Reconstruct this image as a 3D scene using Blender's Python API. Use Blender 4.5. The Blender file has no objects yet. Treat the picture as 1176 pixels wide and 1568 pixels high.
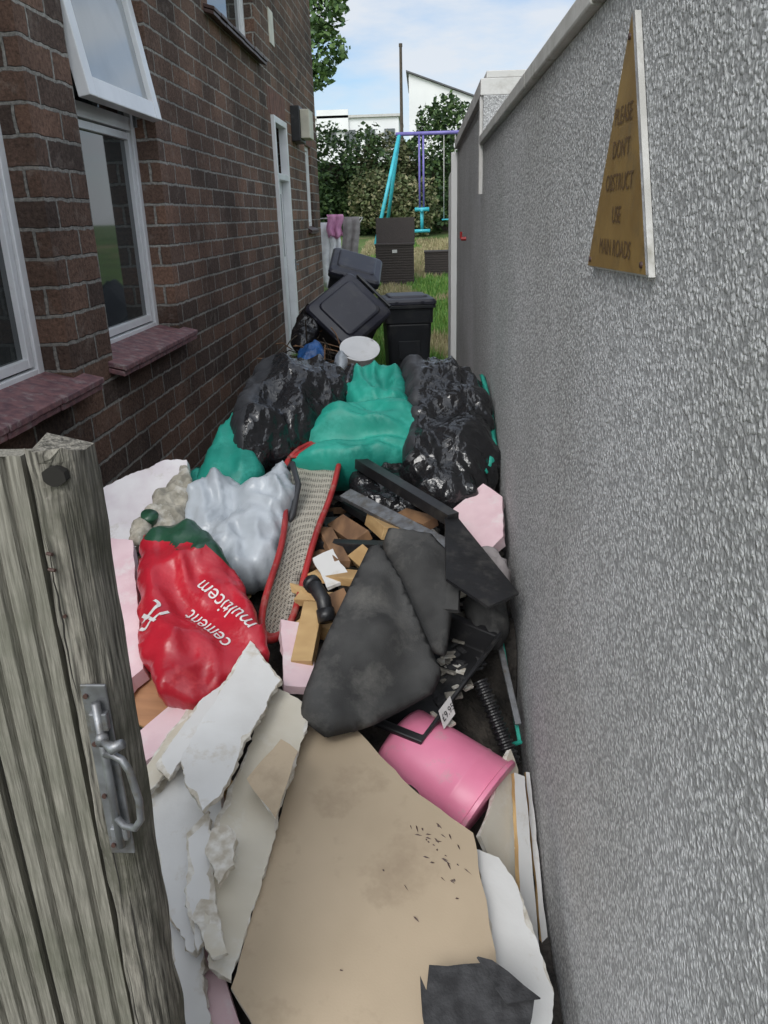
import bpy, math, random
from mathutils import Vector, Matrix, noise, geometry
from mathutils.bvhtree import BVHTree
random.seed(7)
S=bpy.context.scene
COL=bpy.context.collection
V=Vector

# ------------------------------------------------------------------ materials
def pm(name,c1,c2=None,scale=8.0,rough=0.7,bump=0.0,bscale=60.0,metal=0.0,spec=0.5,dirt=None,dscale=3.0,stretch=(1,1,1),detail=3.0,bdist=0.004,lo=.35,hi=.65,crump=0,dlo=.52,dhi=.72):
    m=bpy.data.materials.new(name); m.use_nodes=True
    nt=m.node_tree; N=nt.nodes; L=nt.links
    b=N['Principled BSDF']
    b.inputs['Roughness'].default_value=rough; b.inputs['Metallic'].default_value=metal
    b.inputs['Specular IOR Level'].default_value=spec
    tc=N.new('ShaderNodeTexCoord'); mp=N.new('ShaderNodeMapping'); mp.inputs['Scale'].default_value=stretch
    L.new(tc.outputs['Object'],mp.inputs[0])
    c2=c2 or tuple(x*.75 for x in c1)
    n=N.new('ShaderNodeTexNoise'); n.inputs['Scale'].default_value=scale; n.inputs['Detail'].default_value=detail
    L.new(mp.outputs[0],n.inputs['Vector'])
    r=N.new('ShaderNodeValToRGB'); r.color_ramp.elements[0].position=lo; r.color_ramp.elements[1].position=hi
    r.color_ramp.elements[0].color=(*c2,1); r.color_ramp.elements[1].color=(*c1,1)
    L.new(n.outputs[0],r.inputs[0]); col=r.outputs[0]
    if dirt:
        n2=N.new('ShaderNodeTexNoise'); n2.inputs['Scale'].default_value=dscale; n2.inputs['Detail'].default_value=5; n2.inputs['Roughness'].default_value=.7
        L.new(tc.outputs['Object'],n2.inputs['Vector'])
        r2=N.new('ShaderNodeValToRGB'); r2.color_ramp.elements[0].position=dlo; r2.color_ramp.elements[1].position=dhi
        L.new(n2.outputs[0],r2.inputs[0])
        mx=N.new('ShaderNodeMix'); mx.data_type='RGBA'
        L.new(r2.outputs[0],mx.inputs[0]); L.new(col,mx.inputs[6]); mx.inputs[7].default_value=(*dirt,1); col=mx.outputs[2]
    L.new(col,b.inputs['Base Color'])
    if bump:
        n3=N.new('ShaderNodeTexNoise'); n3.inputs['Scale'].default_value=bscale; n3.inputs['Detail'].default_value=3
        L.new(mp.outputs[0],n3.inputs['Vector'])
        bp=N.new('ShaderNodeBump'); bp.inputs['Strength'].default_value=bump; bp.inputs['Distance'].default_value=bdist
        L.new(n3.outputs[0],bp.inputs['Height']); L.new(bp.outputs[0],b.inputs['Normal'])
        if crump:
            vm=N.new('ShaderNodeVectorMath'); vm.operation='MULTIPLY_ADD'; L.new(n3.outputs['Color'],vm.inputs[0]); vm.inputs[1].default_value=(.06,.06,.06); L.new(tc.outputs['Object'],vm.inputs[2])
            vo=N.new('ShaderNodeTexVoronoi'); vo.feature='DISTANCE_TO_EDGE'; vo.inputs['Scale'].default_value=crump; L.new(vm.outputs[0],vo.inputs['Vector'])
            b2=N.new('ShaderNodeBump'); b2.invert=True; b2.inputs['Strength'].default_value=.7; b2.inputs['Distance'].default_value=.3/crump
            L.new(vo.outputs['Distance'],b2.inputs['Height']); L.new(bp.outputs[0],b2.inputs['Normal']); L.new(b2.outputs[0],b.inputs['Normal'])
    return m

def ramp_(N,L,src,a,bq,pa=.3,pb=.7):
    r=N.new('ShaderNodeValToRGB')
    a=a if isinstance(a,tuple) else (a,a,a); bq=bq if isinstance(bq,tuple) else (bq,bq,bq)
    r.color_ramp.elements[0].color=(*a,1); r.color_ramp.elements[1].color=(*bq,1)
    r.color_ramp.elements[0].position=pa; r.color_ramp.elements[1].position=pb; L.new(src,r.inputs[0]); return r.outputs[0]
def mat_brick():
    m=bpy.data.materials.new('brickwork'); m.use_nodes=True
    nt=m.node_tree; N=nt.nodes; L=nt.links; b=N['Principled BSDF']; b.inputs['Roughness'].default_value=.9
    b.inputs['Specular IOR Level'].default_value=.25
    tc=N.new('ShaderNodeTexCoord'); sp=N.new('ShaderNodeSeparateXYZ'); L.new(tc.outputs['Object'],sp.inputs[0])
    ad=N.new('ShaderNodeMath'); ad.operation='ADD'; L.new(sp.outputs[0],ad.inputs[0]); L.new(sp.outputs[1],ad.inputs[1])
    cb=N.new('ShaderNodeCombineXYZ'); L.new(ad.outputs[0],cb.inputs[0]); L.new(sp.outputs[2],cb.inputs[1])
    nw=N.new('ShaderNodeTexNoise'); nw.inputs['Scale'].default_value=14; nw.inputs['Detail'].default_value=3; L.new(tc.outputs['Object'],nw.inputs['Vector'])
    vm=N.new('ShaderNodeVectorMath'); vm.operation='MULTIPLY_ADD'; L.new(nw.outputs['Color'],vm.inputs[0]); vm.inputs[1].default_value=(.024,.024,0); L.new(cb.outputs[0],vm.inputs[2])
    t=N.new('ShaderNodeTexBrick'); t.offset=.5
    t.inputs['Scale'].default_value=1; t.inputs['Brick Width'].default_value=.40; t.inputs['Row Height'].default_value=.132
    t.inputs['Mortar Size'].default_value=.0105; t.inputs['Mortar Smooth'].default_value=.4; t.inputs['Bias'].default_value=0
    t.inputs['Color1'].default_value=(.225,.130,.090,1); t.inputs['Color2'].default_value=(.095,.066,.053,1); t.inputs['Mortar'].default_value=(.33,.31,.275,1)
    L.new(vm.outputs[0],t.inputs['Vector'])
    n=N.new('ShaderNodeTexNoise'); n.inputs['Scale'].default_value=55; n.inputs['Detail'].default_value=5; n.inputs['Roughness'].default_value=.72; L.new(tc.outputs['Object'],n.inputs['Vector'])
    n1=N.new('ShaderNodeTexNoise'); n1.inputs['Scale'].default_value=1.3; n1.inputs['Detail'].default_value=4; L.new(tc.outputs['Object'],n1.inputs['Vector'])
    m1=N.new('ShaderNodeMix'); m1.data_type='RGBA'; m1.blend_type='MULTIPLY'; m1.inputs[0].default_value=1
    L.new(t.outputs['Color'],m1.inputs[6]); L.new(ramp_(N,L,n.outputs[0],.42,1.45),m1.inputs[7])
    m2=N.new('ShaderNodeMix'); m2.data_type='RGBA'; m2.blend_type='MULTIPLY'; m2.inputs[0].default_value=1
    L.new(m1.outputs[2],m2.inputs[6]); L.new(ramp_(N,L,n1.outputs[0],.62,1.15,.35,.62),m2.inputs[7])
    n5=N.new('ShaderNodeTexNoise'); n5.inputs['Scale'].default_value=6; n5.inputs['Detail'].default_value=6; n5.inputs['Roughness'].default_value=.75; L.new(tc.outputs['Object'],n5.inputs['Vector'])
    m3=N.new('ShaderNodeMix'); m3.data_type='RGBA'; L.new(ramp_(N,L,n5.outputs[0],0,.6,.56,.75),m3.inputs[0]); L.new(m2.outputs[2],m3.inputs[6]); m3.inputs[7].default_value=(.30,.25,.21,1)
    L.new(m3.outputs[2],b.inputs['Base Color'])
    h=N.new('ShaderNodeMath'); h.operation='MULTIPLY_ADD'; L.new(t.outputs['Fac'],h.inputs[0]); h.inputs[1].default_value=-1.0
    h2=N.new('ShaderNodeMath'); h2.operation='MULTIPLY'; L.new(n.outputs[0],h2.inputs[0]); h2.inputs[1].default_value=.7
    L.new(h2.outputs[0],h.inputs[2])
    bp=N.new('ShaderNodeBump'); bp.inputs['Strength'].default_value=1.0; bp.inputs['Distance'].default_value=.014
    L.new(h.outputs[0],bp.inputs['Height']); L.new(bp.outputs[0],b.inputs['Normal'])
    return m

def mat_pebble():
    m=bpy.data.materials.new('pebbledash'); m.use_nodes=True
    nt=m.node_tree; N=nt.nodes; L=nt.links; b=N['Principled BSDF']; b.inputs['Roughness'].default_value=.8
    b.inputs['Specular IOR Level'].default_value=.3
    tc=N.new('ShaderNodeTexCoord')
    nz=N.new('ShaderNodeTexNoise'); nz.inputs['Scale'].default_value=110; nz.inputs['Detail'].default_value=1; L.new(tc.outputs['Object'],nz.inputs['Vector'])
    vm=N.new('ShaderNodeVectorMath'); vm.operation='MULTIPLY_ADD'; L.new(nz.outputs['Color'],vm.inputs[0]); vm.inputs[1].default_value=(.012,.012,.012); L.new(tc.outputs['Object'],vm.inputs[2])
    v=N.new('ShaderNodeTexVoronoi'); v.inputs['Scale'].default_value=125; L.new(vm.outputs[0],v.inputs['Vector'])
    peb=ramp_(N,L,v.outputs['Distance'],1.0,0.0,.05,.85)
    sep=N.new('ShaderNodeSeparateColor'); L.new(v.outputs['Color'],sep.inputs[0])
    cell=ramp_(N,L,sep.outputs[0],.45,1.0,.1,.85)
    mu=N.new('ShaderNodeMath'); mu.operation='MULTIPLY'; L.new(peb,mu.inputs[0]); L.new(cell,mu.inputs[1])
    r2=ramp_(N,L,mu.outputs[0],(.29,.29,.295),(.72,.72,.73),.08,.78)
    n1=N.new('ShaderNodeTexNoise'); n1.inputs['Scale'].default_value=1.6; n1.inputs['Detail'].default_value=4; L.new(tc.outputs['Object'],n1.inputs['Vector'])
    mx=N.new('ShaderNodeMix'); mx.data_type='RGBA'; mx.blend_type='MULTIPLY'; mx.inputs[0].default_value=1; L.new(r2,mx.inputs[6]); L.new(ramp_(N,L,n1.outputs[0],(.82,.82,.80),1.05),mx.inputs[7])
    L.new(mx.outputs[2],b.inputs['Base Color'])
    bp=N.new('ShaderNodeBump'); bp.inputs['Strength'].default_value=.8; bp.inputs['Distance'].default_value=.004
    L.new(mu.outputs[0],bp.inputs['Height']); L.new(bp.outputs[0],b.inputs['Normal'])
    return m

def mat_leaf(name,c1,c2,c3):
    m=bpy.data.materials.new(name); m.use_nodes=True
    nt=m.node_tree; N=nt.nodes; L=nt.links; b=N['Principled BSDF']; b.inputs['Roughness'].default_value=.6
    g=N.new('ShaderNodeNewGeometry'); r=N.new('ShaderNodeValToRGB'); e=r.color_ramp.elements
    e[0].color=(*c1,1); e[1].color=(*c3,1); k=e.new(.5); k.color=(*c2,1)
    L.new(g.outputs['Random Per Island'],r.inputs[0]); L.new(r.outputs[0],b.inputs['Base Color'])
    return m

def mat_mesh():
    m=bpy.data.materials.new('expanded_mesh'); m.use_nodes=True
    nt=m.node_tree; N=nt.nodes; L=nt.links; b=N['Principled BSDF']; b.inputs['Roughness'].default_value=.6
    tc=N.new('ShaderNodeTexCoord')
    v=N.new('ShaderNodeTexVoronoi'); v.inputs['Scale'].default_value=105; v.inputs['Randomness'].default_value=.15; L.new(tc.outputs['Object'],v.inputs['Vector'])
    L.new(ramp_(N,L,v.outputs['Distance'],(.07,.065,.055),(.40,.37,.31),.28,.48),b.inputs['Base Color'])
    bp=N.new('ShaderNodeBump'); bp.inputs['Distance'].default_value=.003; L.new(v.outputs['Distance'],bp.inputs['Height']); L.new(bp.outputs[0],b.inputs['Normal'])
    return m

M={}
M['brick']=mat_brick(); M['peb']=mat_pebble()
M['upvc']=pm('white_upvc',(.8,.8,.8),(.72,.72,.72),5,.3,dirt=(.6,.59,.56),dscale=9,dlo=.6,dhi=.8)
M['glass']=pm('window_glass',(.035,.045,.045),(.025,.03,.03),2,.04,spec=.9)
M['sill']=pm('tile_sill',(.25,.12,.12),(.13,.065,.075),22,.55,.5,90,dirt=(.32,.26,.25),dscale=14)
M['brown']=pm('dark_brown_sill',(.07,.035,.028),None,8,.5)
M['redbrick']=pm('red_brick',(.20,.095,.07),(.12,.065,.05),12,.9,.5,80)
M['wood_grey']=pm('weathered_wood',(.26,.245,.205),(.13,.122,.098),26,.9,.8,30,stretch=(10,10,.7),bdist=.003,dirt=(.105,.108,.075),dscale=4,lo=.3,hi=.68,dlo=.44,dhi=.72)
M['wood_post']=pm('grey_post_wood',(.27,.25,.21),(.055,.05,.04),14,.95,1.0,20,stretch=(12,12,.9),bdist=.006,dirt=(.085,.082,.06),dscale=7,lo=.34,hi=.62,dlo=.45,dhi=.68)
M['galv']=pm('galvanised_steel',(.27,.28,.295),(.16,.16,.165),30,.42,.2,90,metal=.6,dirt=(.15,.13,.10),dscale=25)
M['pb']=pm('plasterboard_backing',(.50,.40,.285),(.44,.35,.245),3.5,.85,.08,180,dirt=(.36,.28,.195),dscale=5)
M['pbw']=pm('plasterboard_white',(.72,.72,.71),(.63,.625,.61),5,.8,.2,50,dirt=(.50,.45,.37),dscale=7,dlo=.55)
M['pbc']=pm('plasterboard_cream',(.64,.60,.51),(.55,.50,.40),5,.85,.2,50,dirt=(.70,.69,.65),dscale=6)
M['gyp']=pm('gypsum_core',(.72,.70,.65),(.48,.43,.35),40,.95,.7,70)
M['pinkf']=pm('pink_foam_board',(.76,.57,.60),(.68,.48,.52),9,.75,.3,40,dirt=(.74,.67,.67),dscale=8)
M['whitef']=pm('white_polystyrene',(.78,.75,.76),(.68,.62,.65),10,.8,.5,30,dirt=(.55,.51,.45),dscale=9,dlo=.56)
M['plaster']=pm('crumbled_plaster',(.50,.46,.38),(.28,.26,.21),18,.95,1.0,30,bdist=.012,dirt=(.70,.68,.63),dscale=12)
M['timber']=pm('fresh_timber',(.55,.37,.175),(.38,.235,.10),5,.7,.2,30,stretch=(1,1,6))
M['timber2']=pm('brown_timber',(.27,.15,.075),(.15,.08,.042),5,.75,.2,30,stretch=(5,1,1))
M['lamw']=pm('laminate_board',(.42,.215,.10),(.30,.145,.066),4,.5,.1,30,stretch=(1,7,1))
M['blackp']=pm('black_plastic_sheet',(.015,.015,.017),(.010,.010,.011),6,.20,.4,18,spec=.65,bdist=.008,crump=13)
M['blackh']=pm('black_hem_fabric',(.045,.047,.052),(.028,.029,.033),6,.5,.4,26,bdist=.006)
M['blackm']=pm('black_plastic',(.016,.016,.018),(.010,.010,.011),8,.4,.15,60,dirt=(.05,.048,.045),dscale=10)
M['binblk']=pm('bin_plastic',(.020,.023,.028),(.014,.016,.019),4,.42,.1,120,dirt=(.04,.04,.04),dscale=6)
M['binlid']=pm('bin_lid_plastic',(.030,.031,.046),(.022,.023,.035),4,.42,.1,120,dirt=(.055,.055,.06),dscale=6)
M['teal']=pm('teal_fabric',(.018,.33,.25),(.010,.22,.17),5,.55,.5,16,bdist=.008,dirt=(.05,.40,.32),dscale=9)
M['greyp']=pm('grey_plastic_film',(.50,.54,.58),(.37,.405,.44),5,.28,.6,14,bdist=.010)
M['redp']=pm('red_plastic_film',(.50,.018,.035),(.36,.012,.024),5,.30,.6,14,bdist=.010,dirt=(.58,.06,.07),dscale=6,dlo=.56)
M['greenp']=pm('green_plastic_film',(.022,.085,.045),(.012,.05,.03),5,.32,.6,14,bdist=.010)
M['whitetxt']=pm('white_print',(.74,.72,.71),None,5,.5)
M['foam']=pm('charcoal_underlay',(.075,.075,.074),(.046,.046,.046),7,.95,.5,220,spec=.12,dirt=(.12,.117,.11),dscale=5,bdist=.003)
M['felt']=pm('roofing_felt',(.065,.065,.068),(.035,.035,.037),30,.95,.8,160,spec=.2,bdist=.003)
M['pinkp']=pm('pink_plastic',(.80,.25,.39),(.72,.20,.33),6,.36,.12,30,dirt=(.62,.3,.36),dscale=12,dlo=.58)
M['redrim']=pm('red_rim_plastic',(.42,.03,.03),(.28,.02,.022),10,.45,.2,60,dirt=(.35,.16,.13),dscale=16)
M['mesh']=mat_mesh()
M['rub']=pm('dark_rubble',(.055,.048,.041),(.014,.013,.012),9,.95,1.0,24,bdist=.03,dirt=(.11,.095,.08),dscale=6)
M['stone']=pm('broken_concrete',(.32,.30,.26),(.19,.175,.15),14,.95,.8,50,bdist=.01)
M['conc']=pm('concrete_path',(.22,.21,.185),(.13,.125,.11),3,.95,.5,60,dirt=(.08,.09,.05),dscale=3)
M['soil']=pm('lawn_soil',(.085,.15,.03),(.06,.10,.022),1.2,.98,.6,14,dirt=(.26,.21,.11),dscale=.5)
M['coping']=pm('coping_metal',(.58,.57,.55),(.42,.41,.385),9,.6,.3,60,dirt=(.26,.25,.21),dscale=9)
M['rend']=pm('smooth_render',(.64,.63,.61),(.52,.51,.49),2,.9,.2,40,dirt=(.36,.34,.31),dscale=5)
M['brass']=pm('brass_plate',(.29,.185,.06),(.215,.13,.04),12,.5,.15,60,metal=.15,dirt=(.18,.12,.05),dscale=18)
M['brasstx']=pm('engraved_text',(.12,.068,.03),None,12,.7)
M['whitew']=pm('white_painted_wall',(.78,.78,.77),(.70,.70,.70),.6,.85)
M['slate']=pm('slate_roof',(.12,.12,.13),(.08,.08,.085),3,.8)
M['wick']=pm('brown_rattan',(.050,.037,.031),(.025,.019,.016),60,.6,.8,70,stretch=(1,1,3),bdist=.01)
M['turq']=pm('turquoise_paint',(.05,.46,.53),(.04,.36,.43),4,.4)
M['purp']=pm('purple_paint',(.18,.155,.44),(.13,.11,.33),4,.4)
M['cream']=pm('cream_plastic',(.66,.62,.50),None,5,.5)
M['bark']=pm('bark',(.10,.08,.06),(.05,.04,.03),8,.95,1,20,stretch=(4,4,1))
M['cl_w']=pm('white_cotton',(.78,.78,.80),(.62,.62,.66),8,.9,.4,20)
M['cl_p']=pm('pink_cotton',(.66,.30,.50),(.48,.2,.36),8,.9,.4,20)
M['cl_g']=pm('grey_cotton',(.30,.275,.275),(.2,.18,.18),8,.9,.4,20)
M['blue']=pm('blue_plastic_film',(.03,.13,.38),(.02,.08,.23),8,.4,.5,30)
M['leafd']=mat_leaf('ivy_leaf',(.020,.046,.016),(.05,.10,.03),(.13,.20,.065))
M['leafm']=mat_leaf('shrub_leaf',(.06,.085,.03),(.13,.165,.065),(.30,.27,.15))
M['leaft']=mat_leaf('tree_leaf',(.035,.08,.025),(.08,.155,.042),(.17,.27,.08))
M['blade']=mat_leaf('grass_blade',(.055,.16,.02),(.12,.27,.04),(.24,.34,.08))
M['bladed']=mat_leaf('dry_grass_blade',(.26,.21,.11),(.42,.36,.20),(.18,.20,.07))

# ------------------------------------------------------------------ mesh helpers
def mk(name,verts,faces,mats,parent=None,fm=None,smooth=False):
    me=bpy.data.meshes.new(name); me.from_pydata([tuple(v) for v in verts],[],faces); me.update()
    if not isinstance(mats,(list,tuple)): mats=[mats]
    for x in mats: me.materials.append(x)
    if fm:
        for p,i in zip(me.polygons,fm): p.material_index=i
    if smooth:
        for p in me.polygons: p.use_smooth=True
    o=bpy.data.objects.new(name,me); COL.objects.link(o)
    if parent: o.parent=parent
    return o
def empty(name):
    o=bpy.data.objects.new(name,None); COL.objects.link(o); return o
class MB:
    def __init__(s): s.v=[];s.f=[];s.m=[]
    def add(s,vs,fs,mi=0):
        o=len(s.v); s.v+= [V(x) for x in vs]; s.f+=[tuple(i+o for i in f) for f in fs]; s.m+=[mi]*len(fs)
    def box(s,a,b,mi=0,mat=None):
        x0,y0,z0=a;x1,y1,z1=b
        vs=[V(p) for p in [(x0,y0,z0),(x1,y0,z0),(x1,y1,z0),(x0,y1,z0),(x0,y0,z1),(x1,y0,z1),(x1,y1,z1),(x0,y1,z1)]]
        if mat: vs=[mat@p for p in vs]
        s.add(vs,[(0,3,2,1),(4,5,6,7),(0,1,5,4),(1,2,6,5),(2,3,7,6),(3,0,4,7)],mi)
    def tube(s,pts,r,n=10,mi=0,cap=True):
        pts=[V(p) for p in pts]; rings=[]; up=None
        for i,p in enumerate(pts):
            t=(pts[min(i+1,len(pts)-1)]-pts[max(i-1,0)]).normalized()
            if up is None: up=t.orthogonal().normalized()
            up=(up-t*up.dot(t)).normalized(); w=t.cross(up)
            rr=r[i] if isinstance(r,(list,tuple)) else r
            rings.append([p+up*math.cos(a)*rr+w*math.sin(a)*rr for a in [2*math.pi*k/n for k in range(n)]])
        vs=[q for g in rings for q in g]; fs=[]
        for i in range(len(pts)-1):
            for k in range(n):
                fs.append((i*n+k,i*n+(k+1)%n,(i+1)*n+(k+1)%n,(i+1)*n+k))
        if cap: fs.append(tuple(range(n))[::-1]); fs.append(tuple((len(pts)-1)*n+k for k in range(n)))
        s.add(vs,fs,mi)
    def done(s,name,mats,parent=None,smooth=False,bevel=0):
        o=mk(name,s.v,s.f,mats,parent,s.m,smooth)
        if bevel:
            b=o.modifiers.new('b','BEVEL'); b.width=bevel; b.segments=2; b.limit_method='ANGLE'
        return o
def plane_fit(pts):
    c=sum(pts,V())/len(pts); n=V()
    for i in range(len(pts)):
        a=pts[i]-c;b=pts[(i+1)%len(pts)]-c; n+=a.cross(b)
    n.normalize()
    return c,n
CAMP=V((0,0,1.85))
def cm(l): return [V((a/100,b/100,c/100)) for a,b,c in l]
def slab(name,pts,th,mat,side=None,jag=.003,seg=.03,parent=None,shift=(0,0,0)):
    pts=[p+V(shift)/100 for p in cm(pts)]; c,n=plane_fit(pts)
    if n.z<0 and abs(n.z)>.15 or (abs(n.z)<=.15 and n.y>0): pts.reverse(); n=-n
    out=[]
    for i in range(len(pts)):
        a=pts[i];b=pts[(i+1)%len(pts)]; a=a-n*(a-c).dot(n); b=b-n*(b-c).dot(n)
        sg=seg*(.4 if jag>.0035 else 1)
        k=max(1,int((b-a).length/sg)); d=(b-a).normalized() if (b-a).length else V((1,0,0)); pr=d.cross(n)
        for j in range(k):
            p=a.lerp(b,j/k)
            if j or jag>.0035:
                s=noise.noise(p*14+V((5,3,1)))*2.2+random.uniform(-.6,.6)
                p=p+pr*jag*s+d*random.uniform(-jag,jag)*.4
            out.append(p)
    N=len(out)
    if jag>.0035 and side:
        # torn paper: exposed core strip between the face paper and the lower back edge
        mid=[]; low=[]
        for i,p in enumerate(out):
            t=(c-p).normalized(); ex=max(0,noise.noise(p*9+V((1,8,2)))+.05)*.05+.001
            mid.append(p+t*ex-n*.0012); low.append(p-n*.003)
        vs=mid+out+[p-n*th+V((random.uniform(-1,1),random.uniform(-1,1),0))*jag for p in out]
        vs[N:2*N]=[p-n*.003 for p in out]
        fs=[tuple(range(N)),tuple(range(3*N-1,2*N-1,-1))]; fm=[0,0]
        for i in range(N):
            j=(i+1)%N
            fs.append((i,N+i,N+j,j)); fm.append(1); fs.append((N+i,2*N+i,2*N+j,N+j)); fm.append(1)
        return mk(name,vs,fs,[mat,side],parent,fm)
    vs=[p for p in out]+[p-n*th+ (V((random.uniform(-1,1),random.uniform(-1,1),0))*jag*1.3) for p in out]
    fs=[tuple(range(N)),tuple(range(2*N-1,N-1,-1))]; fm=[0,0]
    for i in range(N):
        fs.append((i,N+i,N+(i+1)%N,(i+1)%N)); fm.append(1 if side else 0)
    return mk(name,vs,fs,[mat]+([side] if side else []),parent,fm)
def beam(name,p0,p1,w,h,mat,parent=None,roll=0,bevel=.002):
    p0=V(p0);p1=V(p1);d=(p1-p0);Ln=d.length;d.normalize()
    u=V((0,0,1)); s=d.cross(u).normalized(); u=s.cross(d).normalized()
    R=Matrix((s,d,u)).transposed().to_4x4(); R=Matrix.Translation(p0)@Matrix.Rotation(roll,4,d)@R
    b=MB(); b.box((-w/2,0,-h/2),(w/2,Ln,h/2),0,R)
    return b.done(name,[mat],parent,bevel=bevel)
def inpoly(x,y,P):
    c=False;j=len(P)-1
    for i in range(len(P)):
        if (P[i].y>y)!=(P[j].y>y) and x<(P[j].x-P[i].x)*(y-P[i].y)/(P[j].y-P[i].y)+P[i].x: c=not c
        j=i
    return c
def crumple(p,f,seed,axis=None,an=.7,mode='cell'):
    if axis is not None: p=p-axis*(p.dot(axis))*an
    q=p*f+V((seed,seed*1.7,seed*.3)); q=q+noise.noise_vector(q*.8)*.45
    v=0;a=1
    if mode=='fold':
        for k in range(3):
            v+=a*(.55-abs(noise.noise(q))*2.2); q=q*1.9+V((3.1,1.7,2.3)); a*=.5
        return v
    for k in range(3):
        d=noise.voronoi(q)[0]; v+=a*(.3-(d[1]-d[0])); q=q*2.2+V((3.1,1.7,2.3)); a*=.45
    return v
def pillow(name,pts,front,back,R,mats,amp=.02,freq=5,res=.025,parent=None,mfun=None,rag=.0,axis=None,an=.7,ch=2,cr=.2,lump=.5,ctrl=(),mode='cell'):
    pts=cm(pts); c,n=plane_fit(pts)
    if n.dot(CAMP-c)<0: pts.reverse(); n=-n
    ux=(V((1,0,0))-n*n.x).normalized(); uy=n.cross(ux)
    P=pts
    for _ in range(ch):
        Q=[]
        for i in range(len(P)):
            a=P[i];b=P[(i+1)%len(P)]; Q+= [a.lerp(b,cr),a.lerp(b,1-cr)]
        P=Q
    dens=[]
    for i in range(len(P)):
        a=P[i];b=P[(i+1)%len(P)]; k=max(1,int((b-a).length/res))
        for j in range(k): dens.append(a.lerp(b,j/k))
    o2=[V(((p-c).dot(ux),(p-c).dot(uy))) for p in dens]; dv=[(p-c).dot(n) for p in dens]
    if rag:
        o2=[p+V((noise.noise(V((p.x*16,p.y*16,1))),noise.noise(V((p.x*16,p.y*16,7)))))*rag for p in o2]
    cp=[V(((p-c).dot(ux),(p-c).dot(uy))) for p in cm(ctrl)]; cd=[(p-c).dot(n) for p in cm(ctrl)]
    src=list(zip(o2,dv,[1]*len(o2)))+list(zip(cp,cd,[6]*len(cp)))
    xs=[p.x for p in o2]; ys=[p.y for p in o2]
    vv=list(o2); nb=len(vv)
    x=min(xs); row=0
    while x<max(xs):
        y=min(ys)+(res/2 if row%2 else 0)
        while y<max(ys):
            if inpoly(x,y,o2):
                q=V((x,y)); d=min((q-p).length for p in o2)
                if d>res*.5: vv.append(q+V((random.uniform(-1,1),random.uniform(-1,1)))*res*.15)
            y+=res
        x+=res*.87; row+=1
    r=geometry.delaunay_2d_cdt(vv,[(i,(i+1)%nb) for i in range(nb)],[],1,1e-6)
    V2,Fc=r[0],r[2]
    fr=[];bk=[];ds=[];seed=random.uniform(0,50)
    for q in V2:
        d=1e9;ws=0;wd=0
        for p,z,k in src:
            l=(q-p).length
            if k==1 and l<d:d=l
            w=k/(l*l*l+1e-6); ws+=w; wd+=w*z
        ds.append(d)
        base=c+ux*q.x+uy*q.y+n*(wd/ws)
        t=min(d/R,1); prof=math.sqrt(max(0,1-(1-t)**2)); edge=min(d/.025,1)
        lm=1+lump*noise.noise(base*5+V((seed,0,0)))*1.6
        w=crumple(base,freq,seed,axis,an,mode)*amp*edge if amp else 0
        fr.append(base+n*(prof*front*lm+w)); bk.append(base-n*(prof*back))
    vs=fr[:]; mp={}; fs=[];fm=[]
    for i in range(len(V2)):
        if ds[i]<1e-5: mp[i]=i
        else: mp[i]=len(vs); vs.append(bk[i])
    for f in Fc:
        f=list(f); a,b_,c_=V2[f[0]],V2[f[1]],V2[f[2]]
        if (b_-a).cross(c_-a)<0: f.reverse()
        fs.append(tuple(f)); fs.append(tuple(mp[i] for i in f[::-1]))
        cen=(fr[f[0]]+fr[f[1]]+fr[f[2]])/3
        mi=mfun(cen) if mfun else 0
        fm+=[mi,mi]
    ob=mk(name,vs,fs,mats if isinstance(mats,list) else [mats],parent,fm,True)
    ob['pn']=tuple(n)
    return ob
def text_on(name,body,size,pos,dx,n,mat,target=None,parent=None,off=.003):
    cu=bpy.data.curves.new(name,'FONT'); cu.body=body; cu.size=size; cu.extrude=0; cu.align_x='CENTER'; cu.align_y='CENTER'; cu.resolution_u=4
    t=bpy.data.objects.new('tmp',cu); COL.objects.link(t)
    dg=bpy.context.evaluated_depsgraph_get(); me=bpy.data.meshes.new_from_object(t.evaluated_get(dg)); bpy.data.objects.remove(t)
    import bmesh
    bm=bmesh.new(); bm.from_mesh(me); bmesh.ops.triangulate(bm,faces=bm.faces)
    if target: bmesh.ops.subdivide_edges(bm,edges=[e for e in bm.edges if e.calc_length()>size*.15],cuts=3)
    bmesh.ops.triangulate(bm,faces=bm.faces)
    n=V(n).normalized(); dx=V(dx); dx=(dx-n*dx.dot(n)).normalized(); dy=n.cross(dx); pos=V(pos)
    bvh=None
    if target:
        tm=target.data; bvh=BVHTree.FromPolygons([v.co for v in tm.vertices],[tuple(p.vertices) for p in tm.polygons])
    for v in bm.verts:
        p=pos+dx*v.co.x+dy*v.co.y
        if bvh:
            h=bvh.ray_cast(p+n*.6,-n)
            if h[0]: p=h[0]
        v.co=p+n*off
    bm.to_mesh(me); bm.free(); me.materials.clear(); me.materials.append(mat)
    o=bpy.data.objects.new(name,me); COL.objects.link(o)
    if parent: o.parent=parent
    return o

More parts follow.
